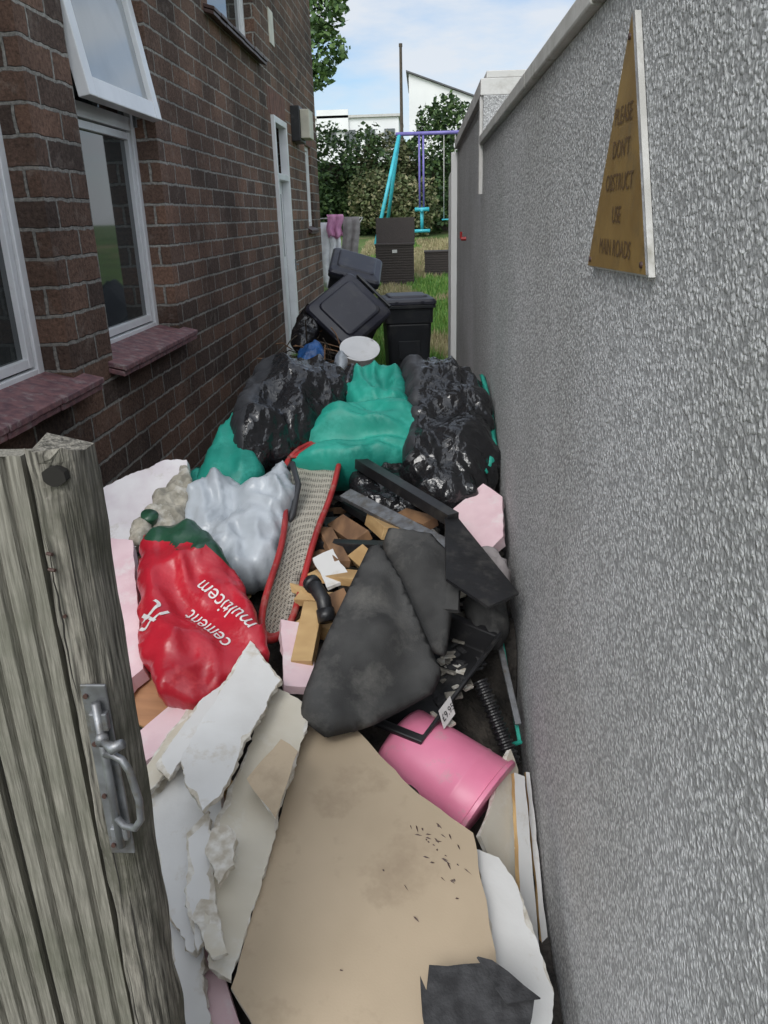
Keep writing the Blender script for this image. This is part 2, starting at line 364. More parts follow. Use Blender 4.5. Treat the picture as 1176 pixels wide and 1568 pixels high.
# ------------------------------------------------------------------ ground
def gz(y): return max(0,min(1.39,.066*(y-9)))
ys=[-40,-10,0,5,9]+[9+i*1.5 for i in range(1,15)]+[40,80,200,500]
xs=[-400,-60,-20,-8,-3,0,3,8,20,60,400]
vs=[(x,y,gz(y)-.004) for y in ys for x in xs]; nx=len(xs)
mk('ground',vs,[(j*nx+i,j*nx+i+1,(j+1)*nx+i+1,(j+1)*nx+i) for j in range(len(ys)-1) for i in range(nx-1)],M['soil'],smooth=True)
b=MB(); b.box((-1.74,-3,-.1),(.32,9.3,.004)); b.done('alley_path',[M['conc']])
vs=[];fs=[];fm=[]
for k in range(60000):
    y=8.9+random.random()**1.25*17; x=random.uniform(-1.7,.5+(y-9)*.12)
    if y<14.1 and x<-1.7: continue
    dry=noise.noise(V((x*.8,y*.5,0)))+.25*noise.noise(V((x*4,y*3,0)))>(.30 if y<17 else -.2)
    h=random.uniform(.05,.15)*(1.3 if y<12 else 1); a=random.uniform(0,6.28); w=random.uniform(.006,.014)*(1+(y-9)*.06)
    z=gz(y)-.01; t=V((random.uniform(-.06,.06),random.uniform(-.06,.06),0))
    o=len(vs); dx=math.cos(a)*w;dy=math.sin(a)*w
    vs+=[(x-dx,y-dy,z),(x+dx,y+dy,z),(x+t.x,y+t.y,z+h)]; fs.append((o,o+1,o+2)); fm.append(1 if dry else 0)
mk('lawn_grass',vs,fs,[M['blade'],M['bladed']],fm=fm)

# ------------------------------------------------------------------ brick house
house=empty('brick_house')
def wallx(X,y0,y1,z0,z1,ops,rev,name,parent,mat):
    ya=sorted({y0,y1,*[o[0] for o in ops],*[o[1] for o in ops]}); za=sorted({z0,z1,*[o[2] for o in ops],*[o[3] for o in ops]})
    b=MB()
    for i in range(len(ya)-1):
        for j in range(len(za)-1):
            yc=(ya[i]+ya[i+1])/2; zc=(za[j]+za[j+1])/2
            if any(o[0]<yc<o[1] and o[2]<zc<o[3] for o in ops): continue
            b.add([(X,ya[i],za[j]),(X,ya[i+1],za[j]),(X,ya[i+1],za[j+1]),(X,ya[i],za[j+1])],[(0,1,2,3)])
    for o in ops:
        q=X-rev
        b.add([(X,o[0],o[2]),(q,o[0],o[2]),(q,o[0],o[3]),(X,o[0],o[3])],[(0,1,2,3)])
        b.add([(X,o[1],o[2]),(q,o[1],o[2]),(q,o[1],o[3]),(X,o[1],o[3])],[(3,2,1,0)])
        b.add([(X,o[0],o[3]),(X,o[1],o[3]),(q,o[1],o[3]),(q,o[0],o[3])],[(3,2,1,0)])
        b.add([(X,o[0],o[2]),(X,o[1],o[2]),(q,o[1],o[2]),(q,o[0],o[2])],[(0,1,2,3)])
    b.add([(X,y1,z0),(X-7,y1,z0),(X-7,y1,z1),(X,y1,z1)],[(0,1,2,3)])
    b.add([(X,y0,z0),(X-7,y0,z0),(X-7,y0,z1),(X,y0,z1)],[(3,2,1,0)])
    b.add([(X-7,y0,z0),(X-7,y1,z0),(X-7,y1,z1),(X-7,y0,z1)],[(3,2,1,0)])
    return b.done(name,[mat],parent)
W1=(2.55,3.80,1.14,3.45); W2=(4.33,5.60,1.14,3.45); UW=(7.35,9.35,3.50,4.7); DR=(9.95,10.85,.02,2.98); SW=(12.65,13.3,1.72,2.88)
wallx(-1.74,1.2,14.1,-.2,6.0,[W1,W2,UW,DR,SW],.20,'walls',house,M['brick'])
b=MB(); b.add([(-1.68,1.0,5.98),(-1.68,14.25,5.98),(-5.2,14.25,8.2),(-5.2,1.0,8.2),(-9,1.0,5.98),(-9,14.25,5.98)],[(0,1,2,3),(3,2,5,4),(0,3,4),(1,5,2),(0,4,5,1)]); b.done('roof',[M['slate']],house)
def window(o,X,name,transom=None,par=house,fw=.06):
    y0,y1,z0,z1=o; b=MB(); xi,xo=X-.05,X+.02
    b.box((xi,y0,z0),(xo,y0+fw,z1)); b.box((xi,y1-fw,z0),(xo,y1,z1))
    b.box((xi,y0+fw,z0),(xo-.002,y1-fw,z0+fw)); b.box((xi,y0+fw,z1-fw),(xo-.002,y1-fw,z1))
    if transom: b.box((xi,y0+fw,transom-.04),(xo-.002,y1-fw,transom+.04))
    a=fw+.012; s=.045
    tz=(transom-.05) if transom else z1-a
    b.box((X-.04,y0+a,z0+a),(xo-.012,y0+a+s,tz)); b.box((X-.04,y1-a-s,z0+a),(xo-.012,y1-a,tz))
    b.box((X-.04,y0+a+s,z0+a),(xo-.014,y1-a-s,z0+a+s)); b.box((X-.04,y0+a+s,tz-s),(xo-.014,y1-a-s,tz))
    b.done(name+'_frame',[M['upvc']],par,bevel=.004)
    b=MB(); b.box((X-.03,y0+fw,z0+fw),(X-.02,y1-fw,z1-fw)); b.done(name+'_glass',[M['glass']],par)
window(W1,-1.90,'kitchen_window',2.45); window(W2,-1.90,'side_window',2.45); window(UW,-1.86,'upper_window'); 
window(SW,-1.80,'small_window')
def vent(o,zt,zb,X,out,name):
    y0,y1=o[0]+.05,o[1]-.05; L=zt-zb; ang=math.asin(out/L)
    R=Matrix.Translation((X,0,zt))@Matrix.Rotation(-ang,4,'Y')
    b=MB(); s=.10
    b.box((-.03,y0,-L),(.035,y0+s,0),0,R); b.box((-.03,y1-s,-L),(.035,y1,0),0,R)
    b.box((-.03,y0+s,-L),(.033,y1-s,-L+s),0,R); b.box((-.03,y0+s,-s),(.033,y1-s,0),0,R)
    b.done(name+'_sash',[M['upvc']],house,bevel=.005)
    b=MB(); b.box((-.005,y0+s,-L+s),(.005,y1-s,-s),0,R); b.done(name+'_pane',[pm('vent_glass',(.33,.35,.36),None,2,.06,spec=.9)],house)
    b=MB(); b.box((.0,y1-.03,zb-.02),(.02,y1-.01,zb+.05),0,Matrix.Translation((X,0,0))); b.done(name+'_stay',[M['galv']],house)
vent(W2,3.38,2.45,-1.86,.15,'open_vent')
def sill(y0,y1,z,name,mat,out=.10,back=-1.9):
    b=MB(); n=max(1,int((y1-y0)/.22)); w=(y1-y0)/n
    for i in range(n):
        a=y0+i*w+.002; c=y0+(i+1)*w-.002
        for k,(dz,o) in enumerate(((0,out),(-.032,out-.012))):
            xo=-1.74+o+random.uniform(-.004,.004); zz=z+dz
            vs=[(back,a,zz+.05),(xo,a,zz-.012),(xo,c,zz-.012),(back,c,zz+.05)]
            vs+= [(x,y,q-.028) for x,y,q in vs]
            b.add(vs,[(0,1,2,3),(7,6,5,4),(0,4,5,1),(1,5,6,2),(2,6,7,3),(3,7,4,0)])
    b.done(name,[mat],house,bevel=.004)
sill(2.45,3.93,1.13,'kitchen_sill',M['sill']); sill(4.25,5.72,1.13,'side_sill',M['sill']); sill(7.2,9.5,3.47,'upper_sill',M['brown'],.09,back=-1.86)
sill(12.55,13.4,1.70,'small_sill',M['brown'],.06,back=-1.8)
b=MB(); y0,y1,z0,z1=DR
b.box((-1.80,y0,z0),(-1.70,y0+.07,z1)); b.box((-1.80,y1-.07,z0),(-1.70,y1,z1)); b.box((-1.80,y0+.07,z1-.07),(-1.702,y1-.07,z1)); b.box((-1.80,y0+.07,2.3),(-1.705,y1-.07,2.37))
b.box((-1.86,y0+.07,z0),(-1.80,y1-.07,2.3)); b.box((-1.799,y0+.15,1.2),(-1.79,y1-.15,1.27)); b.done('door',[M['upvc']],house,bevel=.004)
b=MB(); b.box((-1.84,y0+.07,2.37),(-1.82,y1-.07,z1-.07)); b.box((-1.799,y0+.2,1.4),(-1.795,y1-.2,2.15)); b.done('door_glass',[M['glass']],house)
b=MB(); b.box((-1.71,y1-.05,1.22),(-1.685,y1-.02,1.36)); b.box((-1.685,y1-.05,1.28),(-1.65,y1-.03,1.30)); b.done('door_handle',[M['galv']],house)
b=MB()
def soldier(y0,y1,z0,z1):
    n=int((y1-y0)/.12)
    for i in range(n):
        a=y0+(y1-y0)*i/n+.005; c=y0+(y1-y0)*(i+1)/n-.005; b.box((-1.8,a,z0),(-1.735+random.uniform(-.002,.002),c,z1))
soldier(9.8,11.0,2.99,3.27); soldier(7.25,9.45,4.71,5.0); soldier(12.55,13.4,2.89,3.1); soldier(4.3,5.65,3.46,3.74); soldier(2.5,3.85,3.46,3.74)
b.done('soldier_courses',[M['redbrick']],house,bevel=.004)
b=MB(); b.box((-1.745,10.2,3.75),(-1.73,10.5,4.1)); b.done('air_brick',[M['cream']],house)
b=MB(); b.box((-1.745,11.45,2.82),(-1.62,11.95,3.25),1); b.box((-1.62,11.5,2.86),(-1.50,11.9,3.21),0); b.done('security_light_box',[M['cream'],M['blackm']],house,bevel=.01)

# ------------------------------------------------------------------ rendered wall
rw=empty('pebbledash_wall')
b=MB(); b.box((.32,-2.5,-.2),(.54,4.6,2.19)); b.done('near_wall',[M['peb']],rw)
b=MB(); b.box((.325,4.602,-.2),(.52,8.1,2.42)); b.done('far_wall',[M['peb']],rw)
b=MB(); y=-2.5
while y<4.6:
    y2=min(4.61,y+random.uniform(.9,1.2)); o_=random.uniform(-.002,.002); b.box((.300+o_,y,2.192),(.57,y2-.004,2.238+o_),0); y=y2
b.done('coping',[M['coping']],rw,bevel=.006)
b=MB(); b.box((.315,4.55,2.24),(.53,4.598,2.42),1); b.box((.30,4.56,2.422),(.56,8.12,2.50),0); b.box((.33,4.57,2.502),(.55,8.1,2.535),0); b.done('far_coping',[M['rend'],M['peb']],rw,bevel=.004)
b=MB(); b.box((.30,4.58,1.95),(.319,4.66,2.42)); b.done('edge_trim',[M['rend']],rw)
wp=empty('white_fence_panel')
b=MB(); b.box((.27,8.13,0),(.37,8.22,2.40)); b.box((.30,8.23,0),(.34,9.6,2.28)); 
for i in range(12): b.box((.288,8.25+i*.112,.05),(.299,8.34+i*.112,2.25))
b.done('boards',[M['whitew']],wp,bevel=.004)
b=MB(); b.tube([(.318,6.2,1.68),(.28,6.2,1.68)],.014,8); b.tube([(.28,6.2,1.68),(.28,6.2,1.73)],.009,8); b.done('wall_hook',[M['redrim']])

sg=empty('triangular_sign')
A=V((.306,1.338,2.118));B=V((.306,1.548,1.755));C=V((.306,1.142,1.765))
vs=[A,B,C]+[p+V((.003,0,0)) for p in (A,B,C)]
mk('plate',vs,[(0,1,2),(5,4,3),(0,3,4,1),(1,4,5,2),(2,5,3,0)],[M['brass'],M['galv']],sg,[0,0,1,1,1])
vs=[p+V((.0035,0,0)) for p in (A+V((0,0,.003)),B+V((0,.003,-.003)),C+V((0,-.003,-.003)))]; vs+=[p+V((.009,0,0)) for p in vs]
mk('backing',vs,[(0,1,2),(5,4,3),(0,3,4,1),(1,4,5,2),(2,5,3,0)],[M['coping']],sg)
for s,z,t in ((.036,1.985,"PLEASE"),(.036,1.938,"DON'T"),(.036,1.890,"OBSTRUCT"),(.036,1.842,"USE"),(.036,1.792,"MAIN ROADS")):
    text_on('lettering',t,s,(.306,1.343,z),(0,-1,0),(-1,0,0),M['brasstx'],parent=sg,off=.0012)
b=MB()
for q in (A+V((0,0,-.03)),B+V((0,-.025,.012)),C+V((0,.025,.012))): b.tube([q+V((-.003,0,0)),q+V((.012,0,0))],.0045,8)
b.done('screws',[M['brown']],sg,True)

# ------------------------------------------------------------------ wooden gate
gt=empty('wooden_gate')
def ridged(x0,x1,z0,z1,y,name):
    n=int((x1-x0)/.003); nzv=30; vs=[];fs=[]
    for j in range(nzv+1):
        z=z0+(z1-z0)*j/nzv
        for i in range(n+1):
            x=x0+(x1-x0)*i/n; ph=(x-x0)/.030
            g=max(0,math.cos(ph*6.283))**4
            d=.010*g+.0015*noise.noise(V((x*40,z*3,0)))
            zz=z+(.010*noise.noise(V((x*30,1,0))) if j==nzv else 0)
            vs.append((x,y+d,zz))
    for j in range(nzv):
        for i in range(n):
            a=j*(n+1)+i; fs.append((a,a+1,a+n+2,a+n+1))
    o=len(vs); vs+=[(x0,y+.03,z0),(x1,y+.03,z0),(x1,y+.03,z1),(x0,y+.03,z1)]
    t=nzv*(n+1); fs+= [(o+1,o,o+3,o+2),(t+n,t,o+3,o+2),(0,n,o+1,o),(n,t+n,o+2,o+1),(t,0,o,o+3)]
    mk(name,vs,fs,[M['wood_grey']],gt,smooth=False)
xx=-.447
for i in range(6):
    ridged(xx-.115,xx-.003,.1,1.612+random.uniform(-.006,.004),.818,'board'); xx-=.118
vs=[];fs=[];nzv=110
prof=[(-.445,.842),(-.443,.822),(-.437,.810),(-.425,.803),(-.408,.803),(-.399,.808),(-.391,.818),(-.387,.835),(-.388,.872),(-.445,.875)]
np_=len(prof)
for j in range(nzv+1):
    z=.1+1.52*j/nzv
    for i,(x,y) in enumerate(prof):
        nn=noise.noise(V((x*50,y*50,z*9)))*.004+noise.noise(V((x*160,y*160,z*22)))*.0016
        zz=z
        kd=math.hypot(x+.408,(z-1.592)*.9); dent=.010*max(0,1-kd/.02)
        if j==nzv: zz=z-.006+.018*noise.noise(V((x*90,y*60,0)))
        vs.append((x+nn+(1.62-z)*-.004,y+nn+dent,zz))
for j in range(nzv):
    for i in range(np_): a=j*np_+i; bb=j*np_+(i+1)%np_; fs.append((a,bb,bb+np_,a+np_))
fs.append(tuple(nzv*np_+i for i in range(np_)))
mk('gate_stile',vs,fs,[M['wood_post']],gt,smooth=False)
kd_=pm('knot_dark',(.015,.013,.010),None,5,.9)
b=MB(); kn=V((-.408,.802,1.592)); k=14
ring=[kn+V((math.cos(6.283*i/k)*.013*(1+.35*noise.noise(V((i*.9,0,0)))),-.001,math.sin(6.283*i/k)*.0115)) for i in range(k)]
b.add(ring+[p+V((0,.012,0)) for p in ring],[tuple(range(k))[::-1]]+[(i,(i+1)%k,k+(i+1)%k,k+i) for i in range(k)])
for x,z0,z1 in ((-.429,1.30,1.52),(-.421,.95,1.22),(-.404,1.38,1.55),(-.432,.5,.85),(-.410,.72,1.02)):
    pts_=[(x+.0012*noise.noise(V((q*3,x*99,0)))*2,z0+(z1-z0)*q/12) for q in range(13)]
    w_=[.0011*math.sin(math.pi*q/12)+.0002 for q in range(13)]
    vv=[V((px-ww,.8005,pz)) for (px,pz),ww in zip(pts_,w_)]+[V((px+ww,.8005,pz)) for (px,pz),ww in zip(pts_,w_)]
    b.add(vv,[(q,13+q,14+q,q+1) for q in range(12)])
b.done('knot_and_cracks',[kd_],gt)
b=MB(); b.box((-1.2,.86,.35),(-.46,.90,.45)); b.box((-1.2,.86,1.3),(-.46,.90,1.4)); b.done('rails',[M['wood_grey']],gt,bevel=.003)
b=MB(); b.box((-.420,.794,1.07),(-.388,.798,1.33)); b.box((-.411,.784,1.27),(-.389,.794,1.295)); b.box((-.411,.784,1.10),(-.389,.794,1.12))
b.done('latch_plate',[M['galv']],gt,bevel=.0015)
b=MB(); b.tube([(-.400,.786,1.09),(-.400,.786,1.31)],.0055,12)
b.tube([(-.400,.786,1.235),(-.385,.775,1.243),(-.372,.77,1.240),(-.364,.768,1.225),(-.358,.768,1.18),(-.360,.768,1.15),(-.370,.770,1.135),(-.386,.776,1.132),(-.400,.786,1.138)],.0048,12)
b.done('bolt_handle',[M['galv']],gt,True)
b=MB(); b.tube([(-.402,.792,1.262),(-.395,.775,1.262)],.008,12); b.tube([(-.395,.775,1.262),(-.380,.768,1.258),(-.366,.768,1.265)],[.003,.008,.006],10); b.done('latch_thumb',[M['galv']],gt,True)
b=MB()
for z in (1.315,1.245,1.165,1.085): b.tube([(-.414,.7945,z),(-.414,.791,z)],.0032,8)
b.done('latch_screws',[M['brown']],gt)
b=MB()
for z in (1.48,1.50,1.42): b.tube([(-.425+random.uniform(-.01,.01),.802,z),(-.425,.799,z)],.0022,8)
b.done('nails',[M['brown']],gt)

# ------------------------------------------------------------------ rubble mound
prof=[(0.7,.12),(1.2,.20),(1.6,.26),(2.0,.30),(2.5,.45),(3.0,.56),(3.6,.66),(4.1,.62),(4.8,.42),(5.6,.36),(6.6,.44),(7.6,.42),(8.3,.18),(9.2,.0),(9.8,-.05)]
def hp(y):
    for (a,p),(c,q) in zip(prof,prof[1:]):
        if y<=c: return p+(q-p)*max(0,(y-a))/(c-a)
    return -.05
def hz(x,y):
    z=hp(y)
    if y<2.4 and x>0: z*=max(.25,1-x*2.6*(2.4-y+.6))
    if y>5 and x>-.55: z*=max(.35,1-(x+.55)*1.3)
    if y>3.3 and x<-1.0: z*=max(.12,1-(-1.0-x)*2.0*min(1,(y-3.3)/.8))
    return z+.04*noise.noise(V((x*4,y*4,0)))+.03*noise.noise(V((x*11,y*11,3)))
nx,ny=70,260; vs=[];fs=[]
for j in range(ny+1):
    for i in range(nx+1):
        x=-1.735+2.05*i/nx; y=.7+9.1*j/ny; vs.append((x,y,hz(x,y)))
for j in range(ny):
    for i in range(nx): a=j*(nx+1)+i; fs.append((a,a+1,a+nx+2,a+nx+1))
mk('rubble_mound',vs,fs,M['rub'],smooth=True)
pal=[M['blackm'],M['timber2'],M['gyp'],M['stone'],M['timber'],M['blackp'],M['felt'],M['pbw'],M['cl_g'],M['blue'],M['galv']]
b=MB()
def debris(n,x0,x1,y0,y1,wts,s0,s1,lift=.0):
    for k in range(n):
        x=random.uniform(x0,x1);y=random.uniform(y0,y1); mi=random.choices(range(len(pal)),wts)[0]
        l=random.uniform(s0,s1); w=l*random.uniform(.12,.6); t=random.uniform(.008,.03)
        R=Matrix.Translation((x,y,hz(x,y)+lift+random.uniform(0,.04)))@Matrix.Rotation(random.uniform(0,6.28),4,'Z')@Matrix.Rotation(random.uniform(-.6,.6),4,'X')@Matrix.Rotation(random.uniform(-.5,.5),4,'Y')
        if mi in (2,3,7):
            k5=random.randint(5,7); pr=[(math.cos(6.28*i/k5)*l*.5*random.uniform(.6,1.1),math.sin(6.28*i/k5)*w*random.uniform(.6,1.1)) for i in range(k5)]
            vv=[R@V((p[0],p[1],-t)) for p in pr]+[R@V((p[0]*.9,p[1]*.9,t*random.uniform(.6,1.3))) for p in pr]
            b.add(vv,[tuple(range(k5))[::-1],tuple(range(k5,2*k5))]+[(i,(i+1)%k5,k5+(i+1)%k5,k5+i) for i in range(k5)],mi)
        else: b.box((-l/2,-w/2,-t/2),(l/2,w/2,t/2),mi,R)
debris(150,-.55,.10,2.45,3.6,(6,4,.8,2,1.5,4,4,.5,2,0,1),.06,.24)
debris(50,.05,.28,2.5,3.2,(8,2,.6,2,.3,5,4,.2,2,0,1),.05,.14)
debris(60,-1.6,-.1,1.0,1.9,(6,3,2,2,.6,3,3,.6,1,0,0),.05,.16)
debris(140,-1.6,-.7,2.2,4.4,(6,3,2,3,.6,3,3,.5,1,0,0),.06,.25)
debris(110,-1.68,-1.0,4.6,8.6,(5,5,1,3,.8,4,2,.6,1,.2,.6),.05,.16,.0)
debris(380,-1.15,-.35,4.6,8.6,(5,5,1.6,3,1.8,4,2,1.4,2,1.2,.6),.06,.32,.02)
debris(130,-.4,.28,5.0,8.6,(3,3,1.5,5,1,2,2,.8,1,.2,0),.06,.26)
b.done('mixed_debris',pal)

# ------------------------------------------------------------------ foreground boards
slab('plasterboard_offcut',[(-34.5,188,51),(-31,191,51),(-21,188,49),(-5,170,42),(11,158,36),(17,104,31),(-12,95,30),(-28,100,31),(-41,115,36)],.0125,M['pb'],M['gyp'],jag=.002)
slab('broken_plasterboard',[(-53,205,67),(-49,199,66),(-41,189,63),(-46,168,60),(-50,149,57),(-53,145,56),(-59,153,57),(-62,161,58),(-57,188,64)],.015,M['pbw'],M['gyp'],jag=.004)
slab('broken_plasterboard',[(-58,206,63),(-55,204,63),(-60,176,57),(-66,160,53),(-71,165,53),(-64,188,59)],.014,M['pbw'],M['gyp'],jag=.004)
slab('broken_plasterboard',[(-61,208,60),(-58,206,60),(-64,178,54),(-72,158,48),(-77,164,48),(-69,188,55)],.014,M['pbc'],M['gyp'],jag=.004)
slab('broken_plasterboard',[(-44,192,59),(-40,190,59),(-33,187,54),(-35,168,50),(-38,140,44),(-41,116,38),(-46,118,39),(-52,150,48),(-48,168,54)],.014,M['pbc'],M['gyp'],jag=.004)
slab('broken_plasterboard',[(-70,172,47),(-56,170,50),(-50,150,45.5),(-47,128,40),(-51,122,38),(-58,130,39),(-67,144,41),(-74,160,44)],.016,M['pbw'],M['gyp'],jag=.005)
slab('broken_plasterboard',[(-66,146,38),(-54,140,38),(-47,116,33),(-42,104,31),(-48,104,30),(-56,122,33)],.016,M['pbw'],M['gyp'],jag=.005)
slab('broken_plasterboard',[(-58,146,48),(-54,152,50),(-50,140,47),(-46,124,42),(-49,120,41),(-55,133,45)],.014,M['pbw'],M['gyp'],jag=.0045)
slab('broken_plasterboard',[(-79,190,50),(-68,184,50),(-70,160,44),(-80,160,43),(-84,176,46)],.014,M['pbw'],M['gyp'],jag=.005)
slab('plasterboard_fragment',[(-51,144,52),(-47,145,52),(-44,142,51),(-44,135,50),(-46,130,49),(-48,132,49),(-51,139,50.5)],.018,M['gyp'],M['gyp'],jag=.005)
slab('plasterboard_offcut',[(-38,168,59),(-33,164,58),(-36,146,53),(-45,157,55)],.012,M['pb'],M['gyp'],jag=.003)
slab('plasterboard_fragment',[(-50,129,46),(-47,129,46),(-42,118,43),(-45,117,43),(-51,125,45)],.012,M['pbc'],M['gyp'],jag=.004)
slab('pink_foam_board',[(-83,182,50),(-68,198,56),(-60,206,61),(-60,196,58),(-66,180,54),(-78,170,47)],.03,M['pinkf'],None,jag=.003)
slab('pink_foam_board',[(-47,222,64),(-36,222,63),(-33,194,57),(-41,192,60)],.03,M['pinkf'],None,jag=.003)
slab('pink_foam_board',[(-57,134,33),(-50,132,34),(-35,105,28),(-45,104,28)],.025,M['pinkf'],None,jag=.003)
slab('laminate_board',[(-88,213,62),(-76,200,56),(-72,190,50),(-80,186,48),(-90,190,50),(-93,200,58)],.015,M['lamw'],M['timber'],jag=.001)
slab('laminate_board',[(-74,152,35),(-58,130,30),(-44,104,26),(-62,100,26),(-72,120,30)],.015,M['lamw'],M['timber'],jag=.001)
slab('white_shelf_board',[(14,167,29),(25,197,34),(27,194,29),(26,170,14),(21,160,14)],.012,M['pbc'],M['gyp'],jag=.003)
slab('white_shelf_board',[(25,190,31),(29,191,29),(28,146,4),(24,144,8)],.014,M['pbw'],M['timber'],jag=.002)
slab('white_shelf_board',[(30,199,24),(31.4,199,24),(31,149,3),(29.5,146,3)],.010,M['pbw'],M['timber'],jag=.002)
slab('broken_plasterboard',[(11,156,34),(18,155,34),(22,150,32),(27,128,22),(24,108,20),(18,112,24),(14,130,29)],.013,M['pbw'],M['gyp'],jag=.004)
slab('roofing_felt_scrap',[(-2,116,40),(-.5,113,40),(0,118,41),(11,119.5,40),(16,117,39),(21,114,37),(18,104,35),(0,102,37)],.005,M['felt'],None,jag=.002)
slab('roofing_felt_scrap',[(10,120,41),(13,119.6,41),(22,113,38.5),(15,111,40)],.004,M['felt'],None,jag=.002)
c0,n0=plane_fit(cm([(-21,188,49),(11,158,36),(17,104,31),(-12,95,30),(-28,100,31),(-41,115,36)]))
if n0.z<0:n0=-n0
b=MB()
for k in range(34):
    t_=random.random(); cx=-.03+.10*t_+random.gauss(0,.018); cy=1.60-.14*t_+random.gauss(0,.025)
    if k>26: cx=random.uniform(-.2,.12); cy=random.uniform(1.1,1.6)
    z=c0.z-((cx-c0.x)*n0.x+(cy-c0.y)*n0.y)/n0.z+.006; a=random.uniform(-1.4,.1); l=random.uniform(.003,.013); w=random.uniform(.0006,.0018)
    d=V((math.cos(a),math.sin(a),0)); d=(d-n0*d.dot(n0)).normalized(); e=n0.cross(d); p=V((cx,cy,z))
    b.add([p-d*l,p-e*w-d*l*.3,p-e*w*.5+d*l*.4,p+d*l*random.uniform(.6,1),p+e*w*1.4,p+e*w-d*l*.5+n0*.002],[(0,1,2,3,4,5)])
b.done('grit_on_board',[M['brown']])

b=MB(); p0=V((-.10,2.03,.33));p1=V((.165,1.86,.205))
ring=[p0.lerp(p1,t) for t in (-.015,0,.03,.06,.5,.72,.735,.755,.77,.94,.95,.985,1.0)]
b.tube(ring,[.07,.100,.116,.121,.141,.150,.1525,.1525,.151,.158,.167,.167,.158],48)
o=b.done('pink_bucket',[M['pinkp']],None,True); e=o.modifiers.new('e','EDGE_SPLIT'); e.split_angle=.9

def tray(name,A,B,C,D,depth,mat):
    A,B,C,D=[V(p) for p in (A,B,C,D)]; n=(B-A).cross(D-A).normalized()
    if n.z<0:n=-n
    c=(A+B+C+D)/4; rim=[A,B,C,D]; out=[p+(p-c).normalized()*.02 for p in rim]; inn=[c+(p-c)*.97 for p in rim]; bot=[c+(p-c)*.86-n*depth for p in rim]
    outb=[p-n*.018 for p in out]; botb=[c+(p-c)*.88-n*(depth+.004) for p in rim]; rb=[c+(p-c)*.99-n*.018 for p in rim]
    vs=out+inn+bot+outb+rb+botb; fs=[]
    def q(a,b_):
        for i in range(4): j=(i+1)%4; fs.append((a*4+i,a*4+j,b_*4+j,b_*4+i))
    q(0,1);q(1,2);fs.append((8,9,10,11));q(3,0);q(4,3);q(5,4);fs.append((23,22,21,20))
    o=mk(name,vs,fs,[mat]); bv=o.modifiers.new('b','BEVEL'); bv.width=.004; bv.segments=2
    return o
tr=tray('black_plastic_tray',(-.19,1.99,.45),(-.015,1.92,.42),(.235,2.29,.55),(.04,2.42,.57),.07,M['blackm'])
lb=empty('price_sticker')
slab('sticker',[(3.5,198.5,46.5),(7,204,48),(8.5,202,43),(5,196.5,41.5)],.002,M['whitetxt'],None,jag=0,parent=lb)
c_=V((.06,2.0025,.4475)); nn=(V((.035,.055,.015)).cross(V((.015,-.02,-.05)))).normalized()
if nn.dot(CAMP-c_)<0: nn=-nn
text_on('price_text','£9.95',.03,c_,V((.035,.055,.015)),nn,M['blackm'],parent=lb,off=.004)
b=MB()
for k in range(34):
    t=random.random();u=random.random(); p=V((-.015,1.92,.37)).lerp(V((.225,2.29,.49)),t).lerp(V((.04,2.42,.52)),u*.6)+V((0,0,-.015))
    R=Matrix.Translation(p)@Matrix.Rotation(random.uniform(0,6),4,'Z')@Matrix.Rotation(random.uniform(-.6,.6),4,'X'); l=random.uniform(.008,.035); b.box((-l,-l*.5,-.004),(l,l*.5,.004),random.choice((0,0,1,2)),R)
b.done('scraps_in_tray',[M['felt'],M['stone'],M['gyp']])

pillow('charcoal_underlay',[(-15,250,79),(-13,255,83),(2,254,81),(4,250,80),(10,246,75),(9,230,66),(6,212,57),(-4,215,58),(-12,235,70)],.02,.02,.03,M['foam'],.02,2.5,.02,ch=1,cr=.05,lump=.2,ctrl=[(-4,240,78)],mode='fold')
pillow('charcoal_underlay',[(-36,184,54),(-35,190,59),(-30,206,68),(-24,224,76),(-19,240,82),(-15,241,82),(-8,228,76),(-1,213,66),(4.5,204,56),(2,198,53),(-6,193,51),(-15,185,51),(-19,184,50),(-28,179,51)],.03,.02,.05,M['foam'],.022,2.4,.02,ch=1,cr=.06,lump=.25,ctrl=[(-16,220,77),(-14,205,71),(-20,205,70)],mode='fold')
slab('charcoal_underlay',[(8,243,77),(12,239,75),(10,224,67),(5,226,66)],.02,M['foam'],None,jag=.002)

bs=empty('black_shelf_bracket')
beam('bar',(-.30,3.26,.86),(.10,2.66,.815),.05,.045,M['blackm'],bs)
slab('plate',[(7,272,83),(10.5,270,82.5),(29.5,226,72),(19,216,72),(6.5,227,77)],.010,M['blackm'],None,jag=0,parent=bs)
beam('grey_metal_rail',(-.33,3.05,.78),(.08,2.60,.73),.06,.02,M['galv'],roll=.3)
beam('black_rail',(-.34,3.15,.70),(-.05,2.7,.70),.05,.03,M['blackm'])
beam('black_rail',(-.42,2.75,.68),(-.12,2.62,.72),.045,.04,M['blackm'])

